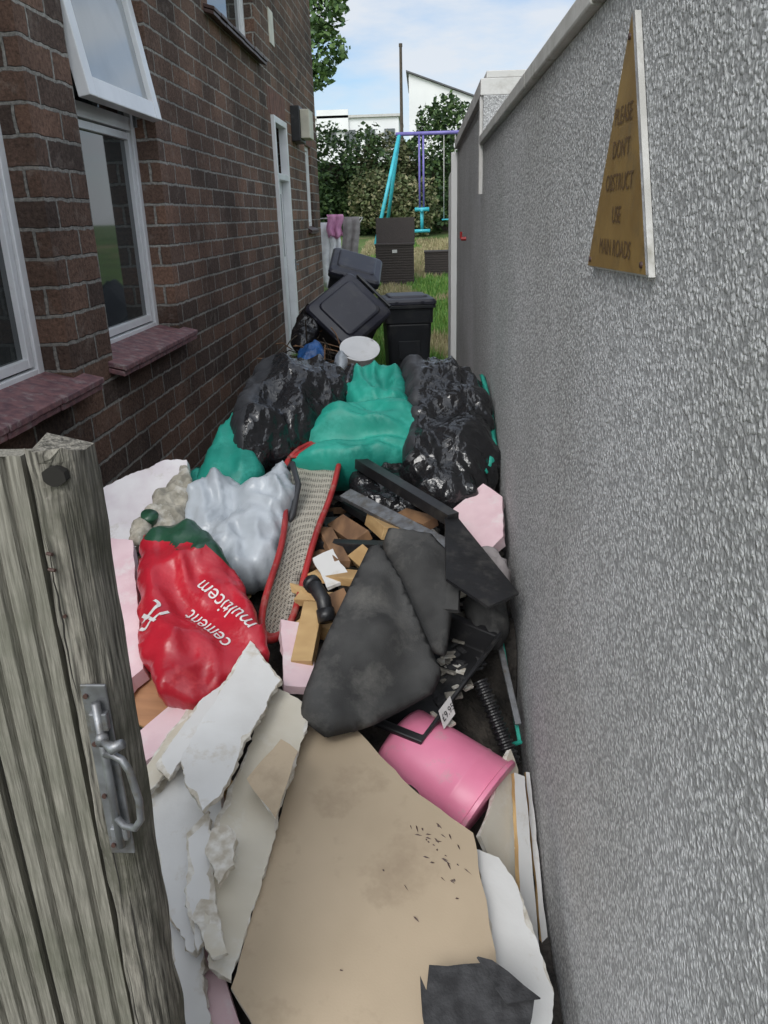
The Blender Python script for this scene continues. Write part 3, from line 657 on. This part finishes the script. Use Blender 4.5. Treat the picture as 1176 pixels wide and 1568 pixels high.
sd=empty('red_rimmed_mesh_tray')
so=cm([(-61,323,86),(-56,338,89),(-48,345,90),(-38,347,90),(-37,330,87),(-38,300,80),(-42,270,73),(-45,227,57),(-52,216,59),(-54,226,66),(-52,265,75),(-57,300,81)])
c,n=plane_fit(so)
if n.dot(CAMP-c)<0:n=-n
P=so
for _ in range(2):
    Q=[]
    for i in range(len(P)): a=P[i];q=P[(i+1)%len(P)]; Q+=[a.lerp(q,.22),a.lerp(q,.78)]
    P=Q
b=MB(); b.tube([p for p in P]+[P[0]],.012,10); 
inn=[p+(c-p)*.06 for p in P]; N=len(P)
b.add([p+n*.002 for p in P]+[p-n*.012 for p in inn],[(i,(i+1)%N,N+(i+1)%N,N+i) for i in range(N)])
b.done('rim',[M['redrim']],sd,True)
pillow('mesh_base',[(p.x*100,p.y*100,p.z*100-1) for p in so],-.02,.025,.06,M['mesh'],.0,3,.03,parent=sd,lump=0)
slab('red_end',[(-59,326,88),(-50,343,90.5),(-40,345,90.5),(-40,334,88.5),(-50,326,87.5)],.004,M['redrim'],None,jag=0,parent=sd)

axb=V((.3,-.8,-.5)).normalized()
pillow('grey_carrier_bag',[(-97,297,79),(-92,303,83),(-88,306,83),(-80,308,82),(-75,302,81),(-64,312,87),(-57,313,89),(-53,298,82),(-51,276,70),(-56,258,61),(-71,250,62),(-85,261,66),(-94,277,73)],.07,.12,.10,M['greyp'],.055,6,.013,rag=.03,ch=1,cr=.08,mode='fold',axis=axb,an=.5)
b=MB(); b.tube(cm([(-60,312,84),(-55,309,90),(-51,297,85),(-52,285,77),(-54,279,73)]),[.008,.014,.012,.014,.007],8); b.done('black_strap',[M['blackh']],None,True)
def rf(p):
    return 1 if (p.z>.735-.25*(p.x+.80) and p.y>2.40-.35*(p.x+.8)) and p.x>-.95 or p.z>.84 else 0
rb=empty('red_plaster_bag')
bag=pillow('sack',[(-99,244,80),(-97,250,83),(-84,257,84),(-80,255,83),(-70,246,78),(-60,230,73),(-50,212,67),(-47,203,63),(-51,199,60),(-60,189,57),(-66,185,57),(-76,187,61),(-86,200,65),(-94,228,74)],.045,.12,.07,[M['redp'],M['greenp']],.042,4.5,.013,parent=rb,mfun=rf,rag=.018,ch=1,cr=.08,mode='fold',axis=V((.6,-.7,-.3)).normalized(),an=.5)
n=V(bag['pn']); d=V((-.26,.22,.085))
def tx(s,size,pos): text_on('print',s,size,pos,d,n,M['whitetxt'],target=bag,parent=rb,off=.0025)
tx('multicem',.075,(-.635,2.18,.70)); tx('cement',.07,(-.675,2.10,.68)); tx('ft',.14,(-.845,2.12,.70))
slab('polystyrene_slab',[(-137,296,83),(-108,311,92),(-100,312,91),(-96,298,78),(-118,283,62),(-135,285,68)],.05,M['whitef'],None,jag=.004)
slab('polystyrene_slab',[(-121,262,76),(-106,256,80),(-100,240,74),(-84,198,60),(-90,188,58),(-104,205,62),(-116,240,72)],.05,M['pinkf'],None,jag=.003)
pillow('crumbled_plaster_lump',[(-106,300,84),(-102,309,90),(-98,311,89),(-93,292,76),(-97,276,70),(-108,272,72),(-114,280,76)],.04,.05,.06,M['plaster'],.05,12,.012,rag=.03,ch=1)
pillow('crumbled_plaster_lump',[(-112,270,76),(-108,276,80),(-102,272,78),(-104,262,74),(-110,262,74)],.03,.03,.04,M['plaster'],.04,14,.012,rag=.02,ch=1)
b=MB(); b.tube([(-1.07,2.76,.76),(-1.05,2.74,.80),(-1.05,2.74,.805),(-1.047,2.737,.815)],[.03,.03,.033,.033],16); b.done('paint_pot',[M['greenp']],None,True)

for nm,p0,p1,w,h,mt,ro in (('timber_offcut',(-.365,2.27,.665),(-.375,2.03,.59),.065,.05,'timber',0),('timber_offcut',(-.40,2.55,.65),(-.20,2.40,.70),.08,.03,'timber',0),
  ('timber_offcut',(-.45,2.62,.64),(-.30,2.75,.68),.09,.03,'timber2',0),('timber_offcut',(-.36,2.95,.69),(-.24,2.72,.71),.08,.04,'timber2',.4),('timber_offcut',(-.20,2.95,.70),(-.12,2.72,.73),.09,.05,'timber',-.3),
  ('timber_offcut',(-.44,2.40,.63),(-.26,2.32,.66),.05,.03,'timber',.2),('timber_offcut',(-.40,2.85,.70),(-.30,2.55,.69),.06,.03,'timber2',-.2),('timber_offcut',(-.25,2.62,.70),(-.16,2.45,.70),.07,.04,'timber',.5),
  ('timber_offcut',(-.46,2.50,.62),(-.34,2.36,.65),.07,.03,'timber',-.4),('timber_offcut',(-.30,2.36,.66),(-.24,2.20,.64),.06,.04,'timber2',.3),('timber_offcut',(-.10,2.95,.72),(.02,2.80,.74),.07,.04,'timber2',.2),('timber_offcut',(-.42,2.30,.58),(-.28,2.22,.60),.05,.05,'timber',.1)):
    beam(nm,p0,p1,w,h,M[mt],roll=ro)
slab('white_tile_offcut',[(-41,258,70),(-34,262,72),(-26,244,69),(-34,240,67)],.012,M['pbw'],None,jag=.003)
slab('pink_foam_board',[(10,292,76),(24,306,80),(30,294,82),(29,272,72),(20,262,66),(14,270,70)],.05,M['pinkf'],None,jag=.003)
b=MB(); b.tube([(-.37,2.27,.75),(-.35,2.24,.745),(-.325,2.21,.72),(-.31,2.16,.67)],.024,16); b.tube([(-.372,2.275,.75),(-.36,2.255,.748)],.029,16); b.tube([(-.318,2.185,.70),(-.31,2.16,.67)],.029,16); b.done('black_pipe_elbow',[M['blackm']],None,True)
pts=[];rr=[]
a0,a1,a2=V((.17,2.17,.45)),V((.22,2.09,.35)),V((.265,2.00,.26))
for i in range(61):
    t=i/60; p=a0*(1-t)**2+a1*2*t*(1-t)+a2*t*t; pts.append(p); rr.append(.026 if i%4<2 else .019)
b=MB(); b.tube(pts,rr,16); b.done('corrugated_hose',[M['blackm']],None)
pillow('dark_cloth_bundle',[(12,245,60),(20,248,64),(27,246,60),(29,238,52),(24,232,46),(15,236,50)],.05,.08,.06,M['foam'],.04,6,.015,mode='fold')
pillow('dark_cloth_bundle',[(14,262,70),(24,266,72),(30,256,66),(30,246,58),(22,246,60),(12,252,64)],.04,.06,.06,M['cl_g'],.04,6,.015,mode='fold')
beam('teal_metal_frame',(.26,2.40,.46),(.295,2.10,.26),.012,.012,M['teal']); beam('teal_metal_frame',(.26,2.08,.27),(.30,2.10,.27),.012,.01,M['teal'])
beam('grey_metal_rail',(.24,2.46,.50),(.29,2.12,.32),.02,.012,M['galv'])
slab('grey_board',[(4,266,68),(16,262,68),(22,250,62),(10,246,60)],.01,M['pbc'],None,jag=.003)

# ------------------------------------------------------------------ big rubble bags
ax1=V((.25,-.75,-.55)).normalized(); ax2=V((.9,-.2,.2)).normalized(); ax3=V((.2,-.8,-.5)).normalized()
tb=empty('teal_lined_rubble_bag')
pillow('black_sheet',[(-86,396,114),(-82,399,117),(-70,399,116),(-50,399,114),(-40,392,109),(-35,381,102),(-44,362,97),(-50,346,92),(-58,334,87),(-70,321,83),(-82,321,90),(-88,345,101)],.11,.25,.16,[M['blackp'],M['blackh']],.07,5,.014,parent=tb,rag=.03,ch=1,cr=.12,axis=ax1,an=.6,mfun=lambda p:1 if p.x<-.735-.05*(4-p.y) else 0)
pillow('teal_side',[(-86,362,105),(-93,336,97),(-99,310,79),(-101,304,75),(-90,299,73),(-75,305,76),(-68,318,83),(-78,335,96)],.05,.14,.09,M['teal'],.05,4,.018,parent=tb,rag=.01,ch=1,cr=.1,axis=ax1,an=.8,mode='fold')
pillow('teal_scrap',[(-102,318,84),(-98,322,86),(-94,306,78),(-98,296,72),(-103,302,74)],.02,.04,.04,M['teal'],.03,6,.018,parent=tb,ch=0,mode='fold')
pillow('teal_fold',[(-42,380,104),(-37,396,112),(-34,401,113),(-20,402,112),(-12,399,110),(-8,380,103),(-6,366,99),(-18,362,99),(-32,364,99)],.06,.2,.10,M['teal'],.06,4,.014,parent=tb,rag=.01,ch=1,cr=.12,axis=ax3,an=.6,mode='fold')
pillow('teal_roll',[(-62,328,86),(-54,344,92),(-44,360,98),(-30,366,99),(-14,364,98),(-3,360,97),(-1,340,92),(-4,330,87),(-16,325,85),(-30,322,84),(-48,322,84)],.08,.2,.12,M['teal'],.07,4,.014,parent=tb,rag=.01,ch=1,cr=.14,axis=ax2,an=.8,mode='fold')
tb2=empty('teal_lined_rubble_bag')
pillow('black_sheet',[(-13,399,112),(-8,404,114),(3,404,114),(14,401,112),(22,392,108),(29,380,103),(31.5,345,94),(31.5,318,80),(22,301,71),(8,298,70),(-3,300,76),(-10,315,85),(-6,345,99)],.10,.25,.14,[M['blackp'],M['blackh']],.07,4.5,.014,parent=tb2,rag=.03,ch=1,cr=.12,axis=ax3,an=.65,mfun=lambda p:1 if p.x<-.035+.05*(p.y-3.4) and p.z>.9 else 0)
pillow('teal_edge',[(27,388,111),(30,386,110),(31.5,360,102),(31.5,330,90),(28,326,87),(27,345,95),(29,360,102)],.02,.02,.03,M['teal'],.01,8,.015,ch=0,parent=tb2,mode='fold')
pillow('teal_trim',[(10,299,75),(16,299,74),(30,318,86),(29,326,88)],.05,.02,.03,M['teal'],.01,6,.02,parent=tb2,ch=0,mode='fold')
pillow('black_rubble_sack',[(-44,392,108),(-38,402,113),(-33,401,111),(-34,380,104),(-38,372,101)],.06,.05,.06,M['blackp'],.03,8,.014,ch=1)
pillow('black_rubble_sack',[(-35,325,80),(-20,345,86),(-6,335,84),(5,310,74),(-10,300,66),(-28,305,68)],.04,.12,.12,M['blackp'],.05,7,.018)

# ------------------------------------------------------------------ wheelie bins
def bin_(M4):
    e=empty('wheelie_bin'); b=MB()
    def rr(w,d,z,r=.05,oy=0):
        out=[]
        for cx,cy,a0 in ((w/2-r,d/2-r,0),(-w/2+r,d/2-r,90),(-w/2+r,-d/2+r,180),(w/2-r,-d/2+r,270)):
            for k in range(5):
                a=math.radians(a0+k*22.5); out.append(V((cx+r*math.cos(a),cy+r*math.sin(a)+oy,z)))
        return out
    def loft(rings,mi=0,capb=True,capt=True):
        n=len(rings[0]); vs=[M4@p for r in rings for p in r]; fs=[]
        for i in range(len(rings)-1):
            for k in range(n): fs.append((i*n+k,i*n+(k+1)%n,(i+1)*n+(k+1)%n,(i+1)*n+k))
        if capb: fs.append(tuple(range(n))[::-1])
        if capt: fs.append(tuple((len(rings)-1)*n+k for k in range(n)))
        b.add(vs,fs,mi)
    loft([rr(.42,.44,.02),rr(.44,.46,.06),rr(.50,.54,.72,oy=-.01),rr(.505,.545,.74),rr(.53,.57,.745,oy=-.01),rr(.54,.58,.90,oy=-.01),rr(.59,.63,.905,oy=-.01),rr(.59,.63,.94,oy=-.01)])
    loft([rr(.60,.64,.945,oy=-.01),rr(.60,.64,.975,oy=-.01),rr(.56,.60,1.0,oy=-.01),rr(.44,.46,1.015),rr(.42,.44,1.03),rr(.38,.40,1.035)],1)
    for s in (-1,1):
        b.tube([M4@V((s*.235,.23,.10)),M4@V((s*.275,.23,.10))],.10,20,2)
        b.box((s*.21-.015,.29,.86),(s*.21+.015,.36,.93),0,M4)
        b.box((s*.14-.02,-.33,.95),(s*.14+.02,-.315,.985),1,M4)
    b.tube([M4@V((-.23,.355,.95)),M4@V((.23,.355,.95))],.016,12,0)
    b.tube([M4@V((-.22,.23,.10)),M4@V((.22,.23,.10))],.012,8,0)
    b.box((-.12,-.279,.35),(.12,-.262,.55),0,M4)
    b.done('bin_body_and_lid',[M['binblk'],M['binlid'],M['blackm']],e,bevel=.004)
    return e
bin_(Matrix.Translation((-.20,9.08,0))@Matrix.Rotation(math.radians(8),4,'Z'))
def frame(o,n,xdir):
    n=V(n).normalized(); x=V(xdir); x=(x-n*x.dot(n)).normalized(); y=n.cross(x)
    return Matrix.Translation(o)@Matrix((x,y,n)).transposed().to_4x4()
top=V((-.72,7.80,1.02)); n=V((.24,-.78,.58)).normalized()
bin_(Matrix.Translation(-n*1.0)@frame(top,n,(.45,-.26,-.31)))
top=V((-.77,9.45,1.35)); n=V((.30,-.34,.88)).normalized()
bin_(Matrix.Translation(-n*1.0)@frame(top,n,(1,.1,-.30)))
b=MB(); cc=V((-.56,6.85,.78)); n=V((.1,-.45,.85)).normalized()
b.tube([cc-n*.10,cc-n*.02,cc,cc+n*.008,cc+n*.010,cc+n*.002,cc+n*.004],[.13,.15,.175,.175,.155,.145,.02],32); o=b.done('white_bucket',[M['upvc']],None,True); e=o.modifiers.new('e','EDGE_SPLIT'); e.split_angle=.6
pillow('blue_plastic_bag',[(-104,640,80),(-92,650,92),(-80,640,86),(-84,610,72),(-98,608,70)],.04,.1,.1,M['blue'],.06,7,.02,mode='fold')
pillow('white_plastic_bag',[(-74,630,78),(-66,640,84),(-60,625,78),(-66,610,70)],.04,.06,.06,M['greyp'],.05,8,.02,mode='fold')
pillow('dark_refuse_sack',[(-128,780,88),(-114,798,104),(-104,790,100),(-100,760,84),(-112,730,70),(-128,745,72)],.06,.12,.14,M['blackp'],.07,7,.025)
b=MB()
for k in range(130):
    x=random.uniform(-1.35,-.85); y=random.uniform(6.6,8.8); z=hz(x,y)+random.uniform(.05,.5)
    d=V((random.uniform(-1,1),random.uniform(-1,1),random.uniform(-.6,.6))).normalized()*random.uniform(.08,.22)
    b.tube([(x,y,z),V((x,y,z))+d,V((x,y,z))+d*1.7+V((0,0,-.05))],.006,5,random.choice((0,0,1)))
b.done('twig_heap',[M['bark'],M['timber2']])

# ------------------------------------------------------------------ garden things
def storage(name,cx,cy,w,d,h,lid):
    e=empty(name); z=gz(cy)-.02; b=MB()
    b.box((cx-w/2,cy-d/2,z),(cx+w/2,cy+d/2,z+h),0)
    n=int(h/.05)
    for i in range(n): b.box((cx-w/2-.008,cy-d/2-.008,z+.01+i*.05),(cx+w/2+.008,cy-d/2+.001,z+.045+i*.05),0)
    b.box((cx-w/2-.02,cy-d/2-.02,z+h+.001),(cx+w/2+.02,cy+d/2,z+h+.035),0)
    if lid:
        R=Matrix.Translation((cx,cy+d/2-.02,z+h+.03))@Matrix.Rotation(math.radians(-8),4,'X'); b.box((-w/2-.02,0,0),(w/2+.02,.05,.5),0,R)
        b.box((cx-.05,cy-d/2-.02,z+h*.82),(cx+.05,cy-d/2-.01,z+h*.9),1)
    b.done('box',[M['wick'],M['coping']],e,bevel=.006)
storage('rattan_storage_box',-.58,16.9,.76,.6,.80,True)
storage('rattan_storage_box',.36,18.2,.66,.6,.50,False)
sw=empty('swing_set'); zg=gz(25)
b=MB(); b.tube([(-.68,25.2,4.06),(-1.42,24.2,zg-.05)],.055,10,0); b.tube([(-.68,25.2,4.06),(-1.25,26.6,zg-.05)],.055,10,0)
b.tube([(2.3,25.2,4.06),(3.0,24.2,zg-.05)],.055,10,0); b.tube([(2.3,25.2,4.06),(2.9,26.6,zg-.05)],.055,10,0)
b.tube([(-.78,25.2,4.08),(2.4,25.2,4.08)],.055,10,1)
for x in (-.10,.02): b.tube([(x,25.2,4.05),(x,25.1,2.05)],.03,8,1)
b.tube([(-.04,24.9,1.98),(-.04,25.35,1.98)],.05,8,0); b.tube([(-.04,25.1,2.0),(-.04,25.1,1.45)],.05,8,0); b.tube([(-.28,24.9,1.42),(.2,24.9,1.42)],.05,8,0); b.tube([(-.25,25.1,2.02),(.18,25.1,2.02)],.06,8,0)
for x in (.62,.95,1.5,1.85): b.tube([(x,25.2,4.05),(x,25.2,1.75)],.012,6,2)
b.box((.56,25.0,1.70),(1.0,25.3,1.74),0); b.box((1.45,25.0,1.70),(1.9,25.3,1.74),0)
b.done('frame_and_swings',[M['turq'],M['purp'],M['coping']],sw,True)
ca=empty('clothes_airer'); zc=gz(16.5); b=MB(); XA=.12
for y in (16.2,17.0):
    b.tube([(-2.3+XA,y,zc),(-1.35+XA,y,zc+1.35)],.012,6); b.tube([(-1.35+XA,y,zc),(-2.3+XA,y,zc+1.35)],.012,6)
for i in range(8): x=-2.3+i*.136+XA; b.tube([(x,16.2,zc+1.35),(x,17.0,zc+1.35)],.006,5)
b.tube([(-2.3+XA,16.2,zc+1.35),(-1.35+XA,16.2,zc+1.35)],.012,6); b.tube([(-2.3+XA,17.0,zc+1.35),(-1.35+XA,17.0,zc+1.35)],.012,6)
b.done('frame',[M['coping']],ca,True)
def cloth(x0,x1,y,z0,z1,mat,name):
    x0+=XA;x1+=XA
    n=16; vs=[];fs=[]
    for j in range(9):
        for i in range(n+1):
            t=i/n; z=z1-(z1-z0)*j/8; vs.append((x0+(x1-x0)*t*(1-.015*j)+.02*math.sin(j),y+.035*math.sin(t*14+j*.2)*(.3+j/8),z+.03*math.sin(t*9+x0*7)*(j/8)))
    for j in range(8):
        for i in range(n): a=j*(n+1)+i; fs.append((a,a+1,a+n+2,a+n+1))
    o=mk(name,vs,fs,mat,ca,smooth=True); s=o.modifiers.new('s','SOLIDIFY'); s.thickness=.006
cloth(-2.35,-1.86,16.15,zc+.05,zc+1.28,M['cl_w'],'white_sheet'); cloth(-1.98,-1.66,16.05,zc+1.0,zc+1.42,M['cl_p'],'pink_top'); cloth(-1.70,-1.36,16.15,zc+.3,zc+1.37,M['cl_g'],'grey_towel'); cloth(-1.95,-1.74,16.10,zc+.25,zc+1.02,M['cl_w'],'white_shirt')
b=MB(); b.tube([(-1.08,44.5,1.2),(-1.05,44.5,9.75)],[.10,.07],10); b.tube([(-1.05,44.5,9.7),(-1.05,44.5,9.85)],.09,10); b.done('telegraph_pole',[M['bark']],None)
wh=empty('white_house'); b=MB()
b.add([(-.75,50,1),(3.3,50,1),(3.3,50,7.9),(-.75,50,9.35),(-.75,58,1),(3.3,58,1),(3.3,58,7.9),(-.75,58,9.35)],[(0,1,2,3),(5,4,7,6),(4,0,3,7),(1,5,6,2),(0,4,5,1),(3,2,6,7)]); b.done('walls',[M['whitew']],wh)
b=MB(); b.add([(-.9,49.8,9.42),(3.5,49.8,7.86),(3.5,58.2,7.86),(-.9,58.2,9.42),(-.9,49.8,9.50),(3.5,49.8,7.94),(3.5,58.2,7.94),(-.9,58.2,9.50)],[(3,2,1,0),(4,5,6,7),(0,1,5,4),(1,2,6,5),(2,3,7,6),(3,0,4,7)]); b.done('roof',[M['slate']],wh)
tr_=empty('white_terrace'); b=MB(); b.box((-14,66,1),(-1.8,74,8.9),0); b.box((-8,65.8,8.0),(-5.6,66,9.5),0); b.box((-14.2,65.8,8.92),(-1.6,74.2,9.1),1)
for i in range(8):
    for z in (4.2,7.0): x=-13.4+i*1.5; b.box((x,65.93,z),(x+.8,65.99,z+1.1),2)
b.done('walls',[M['whitew'],M['coping'],M['glass']],tr_)

def leaves(name,clumps,n,size,mat,parent=None):
    vs=[];fs=[]; tot=sum(c[1][0]*c[1][2] for c in clumps)
    for (c,r) in clumps:
        k=int(n*r[0]*r[2]/tot)
        for _ in range(k):
            d=V((random.gauss(0,1),random.gauss(0,1),random.gauss(0,1))).normalized()
            q=(.55+.5*random.random()**.6)*(1+.28*noise.noise(V(c)+d*2.2))
            p=V((c[0]+d.x*r[0]*q,c[1]+d.y*r[1]*q,c[2]+d.z*r[2]*q))
            u=V((random.gauss(0,1),random.gauss(0,1),random.gauss(0,.6))).normalized(); w=u.cross(V((random.gauss(0,1),random.gauss(0,1),random.gauss(0,1)))).normalized()
            s=size*random.uniform(.5,1.2); o=len(vs)
            vs+=[p-u*s*.5,p+w*s*.32,p+u*s*.55,p-w*s*.32]; fs.append((o,o+1,o+2,o+3))
    return mk(name,vs,fs,mat,parent)
hd=empty('ivy_hedge')
cl=[((-6.2+i*.75+random.uniform(-.2,.2),28.5+random.uniform(-.4,.4),2.6+random.uniform(-.2,1.3)),(.75,.6,1.1)) for i in range(7)]
cl+=[((-6.2+i*.8,28.6,1.9),(.8,.6,1.0)) for i in range(7)]
leaves('ivy_left',cl,16000,.17,M['leafd'],hd)
cl=[((.55+random.uniform(-.5,.6),28.3,z),(.75,.6,.65)) for z in (1.9,2.6,3.3,4.0,4.6)]+[((.75,28.3,5.0),(.55,.5,.5)),((.2,28.3,4.7),(.4,.4,.5))]+[((2.6+i,28.6,3.0),(.9,.6,1.8)) for i in range(4)]
leaves('ivy_right',cl,14000,.17,M['leafd'],hd)
cl=[((-1.9+i*.45,27.6+random.uniform(-.3,.3),2.0+random.uniform(-.2,.6)),(.6,.5,.9)) for i in range(5)]+[((-1.3,28.8,3.6),(.9,.5,.8)),((-.6,29,3.5),(.6,.5,.7))]
leaves('overgrown_shrubs',cl,10000,.15,M['leafm'],hd)
b=MB(); b.box((-9,29.3,1.2),(6,29.42,3.6)); b.done('hedge_backing_fence',[M['bark']],hd)
def tree(name,base,h,cl,n,size):
    e=empty(name); b=MB(); bx,by,bz=base
    b.tube([(bx,by,bz),(bx+.1,by,bz+h*.4),(bx-.1,by+.1,bz+h*.75)],[.22,.16,.09],10)
    for c,r in cl: b.tube([(bx,by,bz+h*random.uniform(.35,.6)),((bx+c[0])/2,(by+c[1])/2,c[2]-r[2]*.5),c],[.09,.05,.02],7)
    b.done('trunk_and_limbs',[M['bark']],e,True); leaves('crown',cl,n,size,M['leaft'],e)
cl=[((-3.1,25,6.3),(1.0,.9,.7)),((-3.2,25,7.3),(1.2,1,.8)),((-3.0,25.2,8.3),(1.1,1,.9)),((-4.6,25.5,7.2),(1.5,1.3,1.3)),((-4.4,25.3,8.9),(1.5,1.3,1.2)),((-5.6,26,7.6),(1.5,1.3,1.5)),((-3.1,24.8,5.6),(.6,.6,.4))]
tree('garden_tree',(-4.6,25.6,1.0),7.5,cl,12500,.20)

# ------------------------------------------------------------------ world / light / camera
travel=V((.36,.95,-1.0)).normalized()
w=bpy.data.worlds.new("World"); S.world=w; w.use_nodes=True; nt=w.node_tree; N=nt.nodes; L=nt.links
bg=N['Background']; bg.inputs['Strength'].default_value=.15
sk=N.new('ShaderNodeTexSky'); sk.sky_type='NISHITA'; sk.sun_disc=False; sk.sun_elevation=math.radians(44.5); sk.sun_rotation=math.radians(200.7)
tc=N.new('ShaderNodeTexCoord'); mp=N.new('ShaderNodeMapping'); mp.inputs['Scale'].default_value=(1,1,3.2); L.new(tc.outputs['Generated'],mp.inputs[0])
n=N.new('ShaderNodeTexNoise'); n.inputs['Scale'].default_value=4.2; n.inputs['Detail'].default_value=6; n.inputs['Roughness'].default_value=.55; L.new(mp.outputs[0],n.inputs['Vector'])
cf=ramp_(N,L,n.outputs[0],.12,.92,.38,.60)
mx=N.new('ShaderNodeMix'); mx.data_type='RGBA'; L.new(cf,mx.inputs[0]); 
tint=N.new('ShaderNodeMix'); tint.data_type='RGBA'; tint.blend_type='MULTIPLY'; tint.inputs[0].default_value=1; L.new(sk.outputs[0],tint.inputs[6]); tint.inputs[7].default_value=(.82,.92,1.0,1)
L.new(tint.outputs[2],mx.inputs[6]); mx.inputs[7].default_value=(5.2,5.5,5.9,1)
dt=N.new('ShaderNodeVectorMath'); dt.operation='DOT_PRODUCT'; L.new(tc.outputs['Generated'],dt.inputs[0]); dt.inputs[1].default_value=tuple(-travel)  # broad sky glow around the sun, added behind the camera to brighten the alley
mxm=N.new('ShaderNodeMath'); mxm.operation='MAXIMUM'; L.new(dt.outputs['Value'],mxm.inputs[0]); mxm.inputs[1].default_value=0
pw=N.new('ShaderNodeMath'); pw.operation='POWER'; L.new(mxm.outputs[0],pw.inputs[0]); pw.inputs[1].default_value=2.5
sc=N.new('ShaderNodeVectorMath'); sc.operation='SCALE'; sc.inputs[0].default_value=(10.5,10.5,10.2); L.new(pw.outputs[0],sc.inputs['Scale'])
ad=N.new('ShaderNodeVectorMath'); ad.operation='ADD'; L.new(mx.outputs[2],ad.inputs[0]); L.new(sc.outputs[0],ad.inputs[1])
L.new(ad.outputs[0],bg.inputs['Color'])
sl=bpy.data.lights.new('sun','SUN'); sl.energy=1.5; sl.angle=math.radians(25); sl.color=(1,.97,.93)
so_=bpy.data.objects.new('sun',sl); COL.objects.link(so_)
so_.rotation_euler=travel.to_track_quat('-Z','Y').to_euler()
cam=bpy.data.cameras.new('camera'); co=bpy.data.objects.new('camera',cam); COL.objects.link(co); S.camera=co
cam.sensor_fit='VERTICAL'; cam.sensor_height=24; cam.lens=24*1200/1568; cam.clip_start=.02; cam.clip_end=1500
co.location=(0,0,1.85); co.rotation_euler=(1.21034,.02645,.04675)
S.view_settings.view_transform='Standard'; S.view_settings.look='None'; S.view_settings.exposure=0
